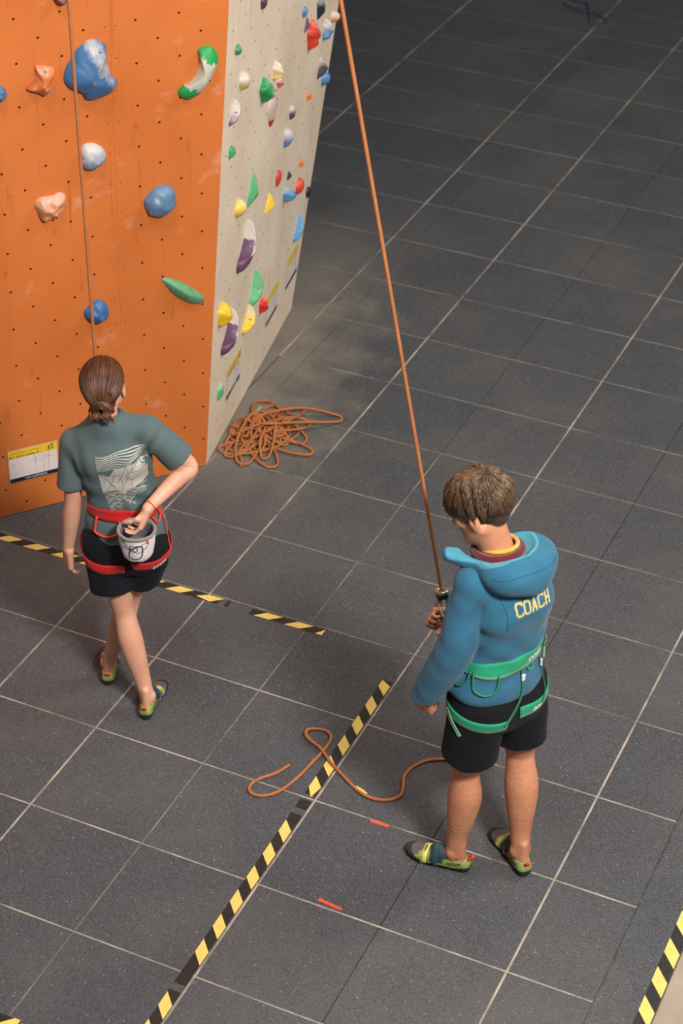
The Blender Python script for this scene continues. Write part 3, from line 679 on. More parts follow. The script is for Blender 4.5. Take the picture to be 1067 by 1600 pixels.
def hair_mat(name, a, b, c):
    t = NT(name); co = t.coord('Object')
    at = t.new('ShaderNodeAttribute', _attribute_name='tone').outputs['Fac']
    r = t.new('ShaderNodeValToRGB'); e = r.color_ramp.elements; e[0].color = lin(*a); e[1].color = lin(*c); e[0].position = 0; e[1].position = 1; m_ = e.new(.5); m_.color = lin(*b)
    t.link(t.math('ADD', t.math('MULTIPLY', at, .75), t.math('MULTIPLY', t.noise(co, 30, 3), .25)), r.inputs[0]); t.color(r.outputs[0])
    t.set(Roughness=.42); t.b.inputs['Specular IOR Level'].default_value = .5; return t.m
M['skin_c'] = skin_mat('tanned_skin', (206, 146, 112), (186, 118, 84), 1); M['skin_g'] = skin_mat('fair_skin', (216, 164, 136), (202, 140, 112))
M['fleece'] = cloth_mat('teal_blue_fleece', (46, 98, 124), .9, .15, 420, .5, .12); M['lining'] = cloth_mat('light_teal_hood_lining', (70, 140, 158), .8, .12, 500, .2, .1)
M['shorts_k'] = cloth_mat('black_stretch_fabric', (17, 19, 25), .75, .12, 900, .15, .02); M['tee'] = cloth_mat('grey_green_cotton', (82, 97, 98), .9, .08, 900, .25, .08)
M['hair_c'] = hair_mat('brown_hair', (38, 30, 26), (80, 61, 46), (130, 100, 72)); M['hair_g'] = hair_mat('auburn_hair', (40, 22, 15), (80, 46, 27), (130, 80, 43))
M['green_web'] = cloth_mat('green_harness_webbing', (34, 142, 104), .6, .08, 500, .2, .1); M['lgreen_web'] = cloth_mat('pale_green_webbing', (120, 172, 132), .6, .1, 500, .2, .1); M['dgreen'] = pmat('dark_green_cord', (44, 110, 84), .5, .1)
M['red_web'] = cloth_mat('red_harness_webbing', (186, 32, 28), .6, .1, 500, .2, .1); M['red_cord'] = pmat('orange_red_cord', (222, 62, 40), .45, .1)
M['plastic_w'] = pmat('white_plastic', (214, 216, 220), .4, .05); M['white_print'] = pmat('white_print', (226, 230, 228), .6, .04)
M['maroon'] = cloth_mat('maroon_collar', (92, 24, 28)); M['amber'] = cloth_mat('amber_collar', (222, 156, 52)); M['eye_w'] = pmat('eyeball', (226, 220, 214), .25, .03); M['iris'] = pmat('iris', (54, 40, 30), .2, .1)
M['lips'] = pmat('lip_skin', (176, 100, 84), .5, .1); M['beard'] = pmat('stubble', (70, 48, 36), .8, .3, 200)

def sleeve(fd, a, b, ra, rb, k, ext=.08):
    """limb of cloth from a to b with a flat cut at b"""
    a = np.asarray(a, float); b = np.asarray(b, float); L = np.linalg.norm(b - a); d = (b - a) / L
    def fn(X, Y, Z):
        x, y, z = X - a[0], Y - a[1], Z - a[2]; s = x * d[0] + y * d[1] + z * d[2]
        t = np.clip(s / L, 0, 1.3); tt = t * L
        q = np.sqrt((x - tt * d[0]) ** 2 + (y - tt * d[1]) ** 2 + (z - tt * d[2]) ** 2) - (ra + t * (rb - ra))
        return np.maximum(q, s - L)
    r = max(ra, rb); return fd.op(fn, np.minimum(a, b) - r, np.maximum(a, b) + r, k)
def hand(fd, wrist, dirv, palmn, side, curls, thumb=(.6, .75, .35, .5, .3), s=1.0, spread=.06):
    Y = unit(dirv); N = np.asarray(palmn, float); N = unit(N - Y * (N @ Y)); X = np.cross(Y, N) * side; w = np.asarray(wrist, float); tips = []
    for i, (off, ln, r) in enumerate(((.031, .074, .0088), (.0105, .081, .009), (-.0105, .075, .0086), (-.030, .058, .0077))):
        kn = w + s * (Y * (.092 - .006 * (i == 3) - .003 * (i == 0)) + X * off)
        fd.rc(w + s * X * off * .55 + s * Y * .005, kn, .0165 * s, .0115 * s, .012)
        a0 = 0; p = kn; dd = unit(Y + X * spread * (1.5 - i))
        for L, c, rr in ((.46, curls[i][0], 1.0), (.30, curls[i][1], .94), (.24, curls[i][2], .85)):
            a0 += c; v = dd * math.cos(a0) + N * math.sin(a0); q = p + v * ln * L * s
            fd.rc(p, q, r * rr * s, r * rr * .93 * s, .0022); p = q
        tips.append(p)
    a, b, c, c1, c2 = thumb; p = w + s * (Y * .022 + X * .024); v = unit(Y * a + X * b + N * c)
    q = p + v * .042 * s; fd.rc(w + s * Y * .02, q, .016 * s, .0125 * s, .012)
    for L, cc in ((.034, c1), (.027, c2)):
        v = unit(v + N * cc * .6 - X * cc); q2 = q + v * L * s; fd.rc(q, q2, .0115 * s, .0095 * s, .003); q = q2
    return tips, q
def leg(fd, hip, knee, ank, s, toe, back=(0, -1, 0), thick=1.0):
    hip, knee, ank, b = [np.asarray(x, float) for x in (hip, knee, ank, back)]
    L1, L2 = knee - hip, ank - knee; f_ = -b
    P = [hip, hip + L1 * .45 + f_ * .006, hip + L1 * .8, knee + f_ * .002, knee + L2 * .12 + b * .004 * s, knee + L2 * .30 + b * .012 * s, knee + L2 * .52 + b * .009 * s, knee + L2 * .74 + b * .004 * s, knee + L2 * .90 + b * .003 * s, ank]
    R_ = np.array([.088 * thick, .076 * thick, .060 * thick, .0535, .0545, .0600 * thick, .0535 * thick, .0425, .0370, .0360]) * s
    fd.limb(P, R_, .02, 4); sd = unit(np.cross(L2, b))
    for q in (-1, 1): fd.ell(ank + sd * q * .027 * s + np.array([0, 0, .004]), np.array([.013, .015, .018]) * s, .015)
    fd.rc(ank + b * .030 * s + np.array([0, 0, .05]), ank + b * .034 * s - np.array([0, 0, .03]), .012 * s, .018 * s, .018)
    fd.rc(ank - np.array([0, 0, .03]), ank + np.asarray(toe) * .09 * s - np.array([0, 0, .048]), .030 * s, .014 * s, .02)
def head(fd, c, Mh, s=1.0, male=True):
    T = lambda p: np.asarray(c) + s * (np.asarray(p, float) @ Mh)
    E = lambda p, r, k=.01, mode='u': fd.ell(T(p), np.array(r) * s, k, Mh, mode)
    R = lambda a, b, ra, rb, k=.01, mode='u': fd.rc(T(a), T(b), ra * s, rb * s, k, mode)
    E((0, -.018, .035), (.075, .094, .082), .02); E((0, .032, -.03), (.061, .058, .086), .03)
    j = .050 if male else .044
    for q in (-1, 1):
        R((q * j, -.005, -.055), (q * .02, .07, -.1), .024, .02, .025); E((q * .04, .062, -.022), (.022, .02, .022), .02)
        R((q * .012, .085, .022), (q * .045, .074, .022), .010, .009, .012)
        E((q * .031, .092, .004), (.014, .012, .010), .008, 's')
        E((q * .079, -.008, -.018), (.009, .019, .033), .006); E((q * .088, -.002, -.016), (.007, .010, .02), .005, 's'); E((q * .077, -.002, -.046), (.006, .009, .011), .005)
        E((q * .012, .098, -.042), (.009, .010, .008), .006)
    E((0, .073, -.103), (.022, .018, .018), .015)
    R((0, .088, .014), (0, .107, -.036), .0085, .0125, .010); E((0, .110, -.038), (.012, .011, .010), .008)
    R((-.018, .087, -.066), (.018, .087, -.066), .0085, .0085, .006); R((-.015, .085, -.078), (.015, .085, -.078), .0085, .0085, .006)
    R((-.024, .098, -.0715), (.024, .098, -.0715), .0028, .0028, .004, 's')
    return T
def face_parts(T, Mh, s, parent, brow_mat):
    for q in (-1, 1):
        fd = Field(T((q * .031, .083, .004)) - .016, T((q * .031, .083, .004)) + .016, .002); fd.ell(T((q * .031, .080, .004)), np.array([.0125] * 3) * s, .001)
        pc = T((q * .031, .0925, .003)); o, _, _ = fbuild(fd, 'eye', [M['eye_w'], M['iris']], parent, lambda C: (np.linalg.norm(C - pc, axis=1) < .0058 * s).astype(int))
        MB().tube(spline([T((q * .014, .0965, .026)), T((q * .03, .0945, .031)), T((q * .048, .083, .026))], 4), .0034, 6).build('eyebrow', brow_mat, parent)
def strands(paths, tones, name, mat, parent, r0=.0022, sides=3, prof=(.6, 1, .95, .75, .12)):
    V = []; F = []; A = []; n = sides
    for P, tn in zip(paths, tones):
        P = np.asarray(P); N = len(P); rr = np.interp(np.linspace(0, 1, N), np.linspace(0, 1, len(prof)), prof) * r0
        T = np.gradient(P, axis=0); T /= np.linalg.norm(T, axis=1)[:, None] + 1e-9
        u = np.cross(T, np.array([.31, .52, .79])); u /= np.linalg.norm(u, axis=1)[:, None] + 1e-9; b = np.cross(T, u); base = len(V)
        for i in range(N):
            for k in range(n): a = 2 * math.pi * k / n; V.append(P[i] + rr[i] * (math.cos(a) * u[i] + math.sin(a) * b[i])); A.append(tn)
        for i in range(N - 1):
            for k in range(n): F.append((base + i * n + k, base + i * n + (k + 1) % n, base + (i + 1) * n + (k + 1) % n, base + (i + 1) * n + k))
    o = mk(name, np.array(V), F, mat, parent); at = o.data.attributes.new('tone', 'FLOAT', 'POINT'); at.data.foreach_set('value', np.array(A, np.float32)); return o
def cast(bvh, o, d, far=2):
    r = bvh.ray_cast(Vector(o), Vector(d), far); return r
def band(bvh, c, axis, u, v, th, bot, top, off=.004, thick=.004, rows=4, maxr=.3, name='band', mat=None, parent=None, closed=True, edge=None, edge_mat=None):
    axis, u, v, c = [np.asarray(x, float) for x in (axis, u, v, c)]; n = len(th); V = []; F = []
    for a in th:
        d = math.cos(a) * u + math.sin(a) * v
        for r in range(rows):
            z = bot(a) + (top(a) - bot(a)) * r / (rows - 1); st = c + axis * z; h = cast(bvh, st, d)
            L = min(h[3], maxr) if h[0] is not None else maxr
            V.append(st + d * (L + off)); V.append(st + d * (L + off - thick))
    # even out dents so the webbing stays taut
    A = np.array(V).reshape(n, rows, 2, 3)
    for _ in range(3):
        if closed: A = .5 * A + .25 * (np.roll(A, 1, 0) + np.roll(A, -1, 0))
        else: A[1:-1] = .5 * A[1:-1] + .25 * (A[:-2] + A[2:])
    V = A.reshape(-1, 3); ix = lambda i, r, s: (i % n) * rows * 2 + r * 2 + s
    mi = []
    for i in range(n if closed else n - 1):
        for r in range(rows - 1):
            F.append((ix(i, r, 0), ix(i + 1, r, 0), ix(i + 1, r + 1, 0), ix(i, r + 1, 0))); mi.append(1 if edge == r else 0)
            F.append((ix(i, r, 1), ix(i, r + 1, 1), ix(i + 1, r + 1, 1), ix(i + 1, r, 1))); mi.append(0)
        F.append((ix(i, 0, 0), ix(i, 0, 1), ix(i + 1, 0, 1), ix(i + 1, 0, 0))); mi.append(1 if edge == 0 else 0)
        F.append((ix(i, rows - 1, 0), ix(i + 1, rows - 1, 0), ix(i + 1, rows - 1, 1), ix(i, rows - 1, 1))); mi.append(0)
    if not closed:
        for i in (0, n - 1):
            for r in range(rows - 1): F.append((ix(i, r, 0), ix(i, r + 1, 0), ix(i, r + 1, 1), ix(i, r, 1))); mi.append(0)
    o = mk(name, V, F, [mat, edge_mat or mat], parent, mi); return o, BVHTree.FromPolygons(V.tolist(), F)
def decal(bvhs, V, F, org, U, Vv, d, off, name, mat, parent, far=.6):
    """lay flat print on a curved surface: cast every vertex along d"""
    org, U, Vv, d = [np.asarray(x, float) for x in (org, U, Vv, d)]; out = []
    for v in V:
        s = org + U * v[0] + Vv * v[1] - d * .15; best = None
        for b in bvhs:
            h = cast(b, s, d, far)
            if h[0] is not None and (best is None or h[3] < best[3]): best = h
        out.append(np.array(best[0]) - d * off if best else org + U * v[0] + Vv * v[1])
    return mk(name, np.array(out), F, mat, parent, None, False)
def ribbon2d(P, wd):
    P = np.asarray(P, float); T = np.gradient(P, axis=0); T /= np.linalg.norm(T, axis=1)[:, None] + 1e-9; Nn = np.c_[-T[:, 1], T[:, 0]]
    w_ = np.broadcast_to(np.asarray(wd, float), (len(P),))[:, None] / 2
    V = np.concatenate([P - Nn * w_, P + Nn * w_]); n = len(P)
    return V, [(i, i + 1, n + i + 1, n + i) for i in range(n - 1)]
def merge2d(parts):
    V = []; F = []
    for v, f in parts: b = len(V); V += [tuple(x[:2]) for x in v]; F += [tuple(i + b for i in q) for q in f]
    return V, F

# ---- climbing shoe: sole and rand, upper, tongue, straps, pull tab
M['sh_rub'] = pmat('black_shoe_rubber', (44, 46, 50), .6, .2, 30, .1, 150); M['sh_rub2'] = pmat('grey_toe_rubber', (84, 80, 78), .6, .25, 30, .1)
M['sh_green'] = cloth_mat('lime_green_shoe_leather', (126, 142, 72), .6, .12, 400, .15, .1, 30); M['sh_navy'] = cloth_mat('petrol_blue_shoe_fabric', (36, 60, 70), .75, .15, 500, .2, .1, 30)
M['sh_yel'] = cloth_mat('pale_yellow_strap', (196, 184, 100), .6, .1, 500, .1, .1, 30)
def shoe_mat():
    t = NT('climbing_shoe'); co = t.coord('Object'); c = lin(34, 58, 68)
    for nm, col in (('m_green', (126, 142, 72)), ('m_toe', (86, 82, 80)), ('m_rand', (40, 42, 46))):
        at = t.new('ShaderNodeAttribute', _attribute_name=nm).outputs['Fac']; cl = lin(*col)
        tex = t.ramp(t.noise(co, 45, 4), .3, .7, tuple(v * .8 for v in cl[:3]) + (1,), tuple(v * 1.15 for v in cl[:3]) + (1,))
        c = t.mix(t.ramp(t.math('ADD', t.math('MULTIPLY', at, 250), .5), .3, .7, (1, 1, 1, 1), (0, 0, 0, 1)), c, tex)
    t.color(c); t.set(Roughness=.62); t.bump(t.noise(co, 300, 3), .15, .001); return t.m
M['shoe'] = shoe_mat()
def shoe(heel, d, s, side, parent, logo):
    """heel point on the floor, pointing along d, side +1 for a right foot"""
    e = empty('climbing_shoe'); e.parent = parent; e.location = (heel[0], heel[1], 0); e.rotation_euler = (0, 0, math.atan2(-d[0], d[1])); e.scale = (s, s, s)
    sec = np.array([(0, 0, .018, .010, .048), (.012, 0, .028, .004, .062), (.035, 0, .033, .003, .076), (.07, .002, .034, .003, .078), (.105, .003, .036, .005, .080), (.14, .002, .041, .006, .070), (.175, -.002, .045, .005, .055), (.21, -.008, .043, .003, .044), (.24, -.014, .033, .002, .036), (.258, -.018, .018, .003, .028), (.264, -.02, .006, .006, .02)])
    fd = Field((-.07, -.02, -.015), (.07, .285, .11), .0018); yy = sec[:, 0]
    def fn(X, Y, Z):
        sh = Y.shape; g = lambda j: np.interp(Y.ravel(), yy, sec[:, j]).reshape(sh)
        cx, wv, z0, z1 = side * g(1), g(2), g(3), g(4); hz = (z1 - z0) / 2; cz = z0 + hz
        q = (np.abs((X - cx) / wv) ** 2.6 + np.abs((Z - cz) / hz) ** 2.6) ** (1 / 2.6)
        return np.maximum((q - 1) * np.minimum(wv, hz) * .8, np.maximum(-Y - .0, Y - .264))
    fd.op(fn, (-.06, -.01, 0), (.06, .27, .09), .004)
    fd.ell((0, .012, .035), (.026, .018, .030), .012)
    fd.rc((0, .095, .07), (0, .13, .074), .027, .022, .02)
    fd.ell((0, .064, .088), (.0285, .036, .03), .006, None, 's')      # ankle opening
    fd.cut((0, 0, 0.0015), (0, 0, -1))
    up, bv, SV = fbuild(fd, 'shoe_upper', [M['shoe']], e)
    x, y, z = SV[:, 0] * side, SV[:, 1], SV[:, 2]; mx, mn = np.maximum, np.minimum
    rand = .024 + .012 * np.clip((.06 - y) / .05, 0, 1) + .014 * np.clip((y - .17) / .06, 0, 1)
    heel_g = mx(y - .095, z - (.068 - .25 * np.clip(y - .055, 0, 1))); mid_g = mx(mx(.08 - y, y - .16), z - .036); fore_g = mx(mx(.148 - y, y - .232), .012 - np.abs(x))
    toe = mn(mx(.195 - y, np.abs(x) - .030), mx(.18 - y, x - .010))
    for nm, val in (('m_green', mn(mn(heel_g, mid_g), fore_g)), ('m_toe', toe), ('m_rand', mn(z - rand, .240 - y))):
        up.data.attributes.new(nm, 'FLOAT', 'POINT').data.foreach_set('value', val.astype(np.float32))
    th = np.linspace(-.15 * math.pi, 1.15 * math.pi, 26)
    for yc, wd, mt, nm in ((.172, .013, M['sh_yel'], 'strap'), (.128, .011, M['sh_navy'], 'strap')):
        band(bv, (0, yc, .03), (0, 1, .35), (1, 0, 0), (0, 0, 1), th, lambda a: -wd, lambda a: wd, .0022, .003, 3, .06, nm, mt, e, closed=False)
    b = MB(); b.tube(spline([(-.006, .004, .062), (-.006, -.008, .074), (-.004, -.013, .084), (.004, -.013, .084), (.006, -.008, .074), (.006, .004, .062)], 5), .0042, 6, flat=1.6); b.build('pull_tab', M['red_cord'], e)
    b = MB(); b.tube(spline([(-.028 * 1, .058, .070), (-.031, .05, .079), (-.028, .042, .070)], 5), .004, 6, flat=1.4); b.build('pull_loop', M['sh_navy'], e)
    if logo:
        V, F = text_mesh('ocun', .026, 'CENTER', 0, .0006)
        for q in (-1, 1): decal([bv], V, F, (q * .06, .052, .040), (0, q, .12), (0, 0, 1), (-q, 0, 0), .0008, 'logo_print', M['sh_rub'], e)
        V, F = text_mesh('ocun', .016, 'CENTER', 0, .0005); decal([bv], V, F, (0, .169, .12), (1, 0, 0), (0, 1, 0), (0, 0, -1), .0032, 'logo_print', M['sh_navy'], e)
        q = -side
        decal([bv], [(-.007, -.007), (.007, -.007), (.007, .007), (-.007, .007)], [(0, 1, 2, 3)], (q * .07, .115, .034), (0, 1, 0), (0, 0, 1), (-q, 0, 0), .0055, 'badge', M['red_web'], e)
        decal([bv], [(.0038 * math.cos(a), .0038 * math.sin(a)) for a in np.linspace(0, 2 * math.pi, 10, endpoint=False)], [tuple(range(10))], (q * .07, .115, .034), (0, 1, 0), (0, 0, 1), (-q, 0, 0), .0063, 'badge', M['white_print'], e)
    return e

# ================================================================== the coach
CO = np.array([.74, .47, 0]); cd = unit([-.88, .47, 0]); cr = np.array([cd[1], -cd[0], 0])
coach = empty('person', CO, math.atan2(cr[1], cr[0]))
tag(coach, 'person in a blue hooded fleece with COACH on the back, belaying with a green harness', 'person')
Ls, Le, Lw = np.array([-.165, 0, 1.408]), np.array([-.214, .020, 1.122]), np.array([-.240, .126, .880])
Rs, Re, Rw = np.array([.118, .02, 1.385]), np.array([.150, .12, 1.11]), np.array([.045, .305, 1.000])
HL, HR = np.array([-.108, 0, .90]), np.array([.075, 0, .90]); KL, KR = np.array([-.096, .050, .502]), np.array([.128, .004, .505])
dL, dR = unit([-.125, .205, 0]), unit([.061, .208, 0]); heelL, heelR = np.array([-.082, .012]), np.array([.070, -.140])
AL = np.array([heelL[0], heelL[1], .085]) + dL * .062; AR = np.array([heelR[0], heelR[1], .085]) + dR * .062
hc = np.array([-.098, .056, 1.676]); hf = np.array([-.40, .80, -.42]); MhC = basis(hf, (0.05, 0, 1))
def coach_body():
    f = Field((-.34, -.26, .0), (.30, .48, 1.86), .0045)
    f.loft([(.84, -.02, 0, .14, .10), (.92, -.022, 0, .14, .10), (1.02, -.022, 0, .118, .088), (1.15, -.012, 0, .118, .092), (1.3, -.01, 0, .125, .095), (1.4, -.02, 0, .10, .078), (1.47, -.04, 0, .065, .06)], .03)
    leg(f, HL, KL, AL, 1.0, dL, unit(-dL + np.array([0, -.6, 0])), 1.06); leg(f, HR, KR, AR, 1.0, dR, -dR, 1.06)
    for S, E_, W in ((Ls, Le, Lw), (Rs, Re, Rw)):
        f.rc((-.04, 0, 1.43), S * .9, .045, .040, .03); f.limb([S, S * .5 + E_ * .5, E_, E_ * .7 + W * .3, W], [.044, .043, .038, .039, .027], .02)
    f.rc((-.045, -.005, 1.45), hc + np.array([.012, -.028, -.05]), .062, .055, .02)
    T = head(f, hc, MhC, 1.03)
    tp = {}
    # left hand hangs, loosely curled; right hand closed round the brake strand
    hand(f, Lw, (.03, .05, -.2), (.85, .30, .1), -1, ((.45, .7, .5), (.6, .9, .6), (.75, 1.0, .6), (.85, 1.0, .6)), (.85, .35, .45, .3, .2), 1.0)
    hand(f, Rw, (-.78, .45, .02), (-.35, -.5, -.25), -1, ((.95, 1.5, .9), (1.0, 1.55, .9), (1.05, 1.55, .9), (1.1, 1.5, .9)), (.75, .30, .75, .55, .5), .97)
    return f, T
fb, TC = coach_body(); body_c, bv_body_c, _ = fbuild(fb, 'body', [M['skin_c']], coach)
face_parts(TC, MhC, 1.03, coach, M['hair_c'])
fbd = Field(TC((0, .07, -.1)) - .07, TC((0, .07, -.1)) + .07, .003); fbd.ell(TC((0, .074, -.106)), (.0245, .0195, .0185), .004, MhC)
for q in (-1, 1): fbd.rc(TC((q * .015, .078, -.104)), TC((q * .030, .062, -.094)), .0155, .011, .01)
fbuild(fbd, 'beard', [M['beard']], coach)
# stubble along the jaw
# hair
def coach_hair():
    c0 = np.array([0, -.018, .034]); R0 = np.array([.082, .102, .092]); crown = unit([-.05, -.42, .9]); P = []; tn = []; rg = np.random.default_rng(5)
    f = Field(TC((0, -.02, .03)) - .16, TC((0, -.02, .03)) + .16, .004)
    f.ell(TC(c0), R0 * 1.03, .004, MhC); f.ell(TC((0, .020, .070)), np.array([.070, .066, .050]) * 1.03, .02, MhC)
    f.ell(TC((0, -.060, -.028)), np.array([.050, .030, .046]) * 1.03, .03, MhC)
    X0 = TC((0, .055, .012)); f.ell(TC((0, .108, -.07)), np.array([.16, .1, .125]) * 1.03, .006, MhC, 's'); f.ell(TC((0, .02, -.085)), np.array([.2, .055, .075]), .006, MhC, 's')
    
    o, bv, _ = fbuild(f, 'hair', [M['hair_c']], coach); at = o.data.attributes.new('tone', 'FLOAT', 'POINT'); at.data.foreach_set('value', np.full(len(o.data.vertices), .12, np.float32))
    for _ in range(9000):
        d = unit(rg.normal(size=3)); p = c0 + d * R0
        if p[2] < .0 and p[1] > -.03: continue
        if p[2] < -.085: continue
        if p[1] > .045 and p[2] < .045: continue
        clump = np.floor(d * 7); cn = np.sin(clump @ np.array([12.9, 78.2, 37.7])) * 1.0
        ax = unit(np.cross(crown, d) + np.array([.1, -.05, .12]) * cn + rg.normal(size=3) * .05); ln = rg.uniform(.5, .8) * (1.2 if p[1] > .0 else .85)
        if p[2] < .0: ln = rg.uniform(.15, .32)
        lift = (rg.uniform(.003, .009) + .005 * (1 + cn)) * (1 if p[2] > .02 else .3); path = []
        fw = max(0., p[1] + .01) * .26
        for t in np.linspace(0, 1, 7):
            a = ln * t; v = d * math.cos(a) + np.cross(ax, d) * math.sin(a) + ax * (ax @ d) * (1 - math.cos(a))
            path.append(TC(c0 + v * (R0 + (-.003 + lift * math.sin(2.6 * t) + (.0065 if p[2] < 0 else 0))) + np.array([0, fw * t * t * 2, 0])))
        path = np.array(path); e_ = TCi(path[-1])
        if e_[2] < -.095 or (e_[2] < -.012 and e_[1] > .05): continue
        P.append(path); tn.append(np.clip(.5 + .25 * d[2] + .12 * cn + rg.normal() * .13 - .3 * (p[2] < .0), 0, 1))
    strands(P, tn, 'hair_locks', M['hair_c'], o, .0019, 3)
def TCi(w_): return ((np.asarray(w_) - hc) / 1.03) @ MhC.T
coach_hair()
def coach_hoodie():
    f = Field((-.35, -.24, .87), (.28, .42, 1.60), .0048)
    f.loft([(.932, -.036, 0, .174, .133), (.955, -.036, 0, .182, .141), (.99, -.034, 0, .176, .139), (1.05, -.024, 0, .156, .127), (1.10, -.018, 0, .152, .126), (1.16, -.012, 0, .156, .131), (1.24, -.008, 0, .158, .135), (1.32, -.010, -.002, .156, .134), (1.38, -.016, -.002, .146, .122), (1.43, -.025, 0, .112, .105), (1.50, -.045, 0, .076, .082)], .02, 2.25)
    f.rc((-.05, -.01, 1.435), Ls + np.array([.012, 0, -.004]), .070, .062, .04); f.rc((-.07, -.02, 1.452), (-.152, -.008, 1.424), .062, .060, .05); f.rc((-.04, -.01, 1.435), Rs + np.array([-.01, 0, -.005]), .070, .062, .04)
    f.rc((-.09, -.065, 1.30), (.045, -.065, 1.30), .072, .072, .05)
    def drag(X, Y, Z):
        w_ = np.exp(-((Z - 1.13) / .10) ** 2) * np.clip((-.01 - Y) / .06, 0, 1)
        return w_ * (.0052 * np.sin(46 * (Z + .75 * X) + 1.5 * np.sin(20 * X + 1)) * np.clip(.5 - 3.2 * X, 0.15, 1) + .0025 * np.sin(70 * (Z - .5 * X) + 2))
    f.disp(drag); f.disp(lambda X, Y, Z: .0022 * wob(X, Y, Z, 22, .5) + .0012 * wob(X, Y, Z, 48, 2))
    tv, tf = f.mesh(); torso = BVHTree.FromPolygons(tv.tolist(), tf.tolist())
    f.limb([Ls + np.array([.006, 0, .0]), Ls * .6 + Le * .4, Ls * .2 + Le * .8 + np.array([0, -.008, 0]), Le * .8 + Lw * .2, Le * .4 + Lw * .6, Le * -.07 + Lw * 1.07], [.062, .066, .068, .066, .060, .050], .007, 5, True)
    f.limb([Rs, Rs * .5 + Re * .5, Re, Re * .4 + Rw * .6, Re * -.05 + Rw * 1.05], [.062, .064, .062, .055, .048], .016, 5, True)
    # folds: rings at the elbow, drag lines from the arm pit to the belt
    def arm_fold(E_, d, amp, fr):
        d = unit(d)
        def fn(X, Y, Z):
            x, y, z = X - E_[0], Y - E_[1], Z - E_[2]; s = x * d[0] + y * d[1] + z * d[2]; r = np.sqrt(x * x + y * y + z * z)
            return amp * np.sin(fr * s + 2.2 * np.sin(14 * (x + y)) + 9 * y) * np.exp(-(r / .11) ** 2)
        f.op(fn, E_ - .2, E_ + .2, .001, 'a')
    arm_fold(Le + np.array([.03, .02, .01]), Lw - Ls, .0024, 62); arm_fold(Le + (Lw - Le) * .8, Lw - Le, .0010, 70); arm_fold(Ls + (Le - Ls) * .35 + np.array([.04, -.03, 0]), (.5, .2, -1), .0040, 60); arm_fold(Re, Rw - Rs, .005, 95)
    f.ell((-.048, .02, 1.53), (.072, .085, .075), .01, None, 's'); f.ell((-.075, -.01, 1.535), (.100, .080, .085), .01, None, 's')
    return fbuild(f, 'hoodie', [M['fleece']], coach), torso
(hoodie, bv_hood, _), bv_torso = coach_hoodie()
def hood_mat():
    t = NT('hood_fleece_and_lining'); co = t.coord('Object'); out = []
    for col, v in (((46, 98, 124), .15), ((70, 140, 158), .12)):
        c = lin(*col); out.append(t.ramp(t.noise(co, 14, 4), .3, .7, tuple(x * (1 - v) for x in c[:3]) + (1,), tuple(x * (1 + v) for x in c[:3]) + (1,)))
    at = t.new('ShaderNodeAttribute', _attribute_name='m_lining').outputs['Fac']
    t.color(t.mix(t.ramp(t.math('ADD', t.math('MULTIPLY', at, 160), .5), .3, .7), out[1], out[0])); t.set(Roughness=.9); t.b.inputs['Sheen Weight'].default_value = .12; t.b.inputs['Specular IOR Level'].default_value = .2
    t.bump(t.noise(co, 420, 3), .5, .002); return t.m
M['hood_cloth'] = hood_mat()
def coach_hood():
    f = Field((-.28, -.25, 1.30), (.19, .22, 1.64), .004)
    f.ell((-.030, -.068, 1.482), (.150, .118, .098), .01); f.rc((-.02, -.10, 1.455), (-.015, -.14, 1.445), .06, .035, .05)
    f.rc((-.12, .01, 1.49), (-.205, .075, 1.512), .055, .026, .03); f.rc((.08, .0, 1.465), (.07, .08, 1.45), .04, .022, .03)
    inn = f.blank()
    inn.ell((-.058, -.026, 1.578), (.122, .096, .076), .01); inn.rc((-.110, -.018, 1.553), (-.200, .050, 1.548), .058, .034, .02); inn.rc((-.06, .05, 1.5), (-.07, .2, 1.46), .075, .08, .03)
    inn.disp(lambda X, Y, Z: .011 * np.sin(74 * (X * .8 + Y * .5) + 1.6 * np.sin(24 * Z + 6 * Y)) * np.clip((1.57 - Z) / .06, 0, 1) * (X < -.02))
    h = np.maximum(.012 - np.abs(f.D + inn.D), 0) / .012; f.D[:] = np.maximum(f.D, -inn.D) + h * h * .003
    f.op(lambda X, Y, Z: Z - (1.556 - .034 * np.exp(-(((X + .145) / .075) ** 2 + ((Y + .045) / .06) ** 2)) - .10 * np.clip(X, 0, 1) - .25 * np.clip(Y - .02, 0, 1) * (X > -.1)), f.lo, f.lo + f.h * f.n, .001, 'i'); f.disp(lambda X, Y, Z: .0018 * wob(X, Y, Z, 30, 1.5) + .0045 * wob(X, Y, Z, 17, .3))
    g = inn
    o = fbuild(f, 'hood', [M['hood_cloth']], hoodie); q = (o[2] - g.lo) / g.h; i = np.clip(np.floor(q).astype(int), 0, g.n - 2); t = np.clip(q - i, 0, 1); val = 0
    for c in [(a, b, c) for a in (0, 1) for b in (0, 1) for c in (0, 1)]:
        wgt = np.prod([t[:, k] if c[k] else 1 - t[:, k] for k in range(3)], axis=0); val = val + wgt * g.D[i[:, 0] + c[0], i[:, 1] + c[1], i[:, 2] + c[2]]
    o[0].data.attributes.new('m_lining', 'FLOAT', 'POINT').data.foreach_set('value', (np.abs(val) - .012).astype(np.float32)); return o
hood, bv_hood2, _ = coach_hood()
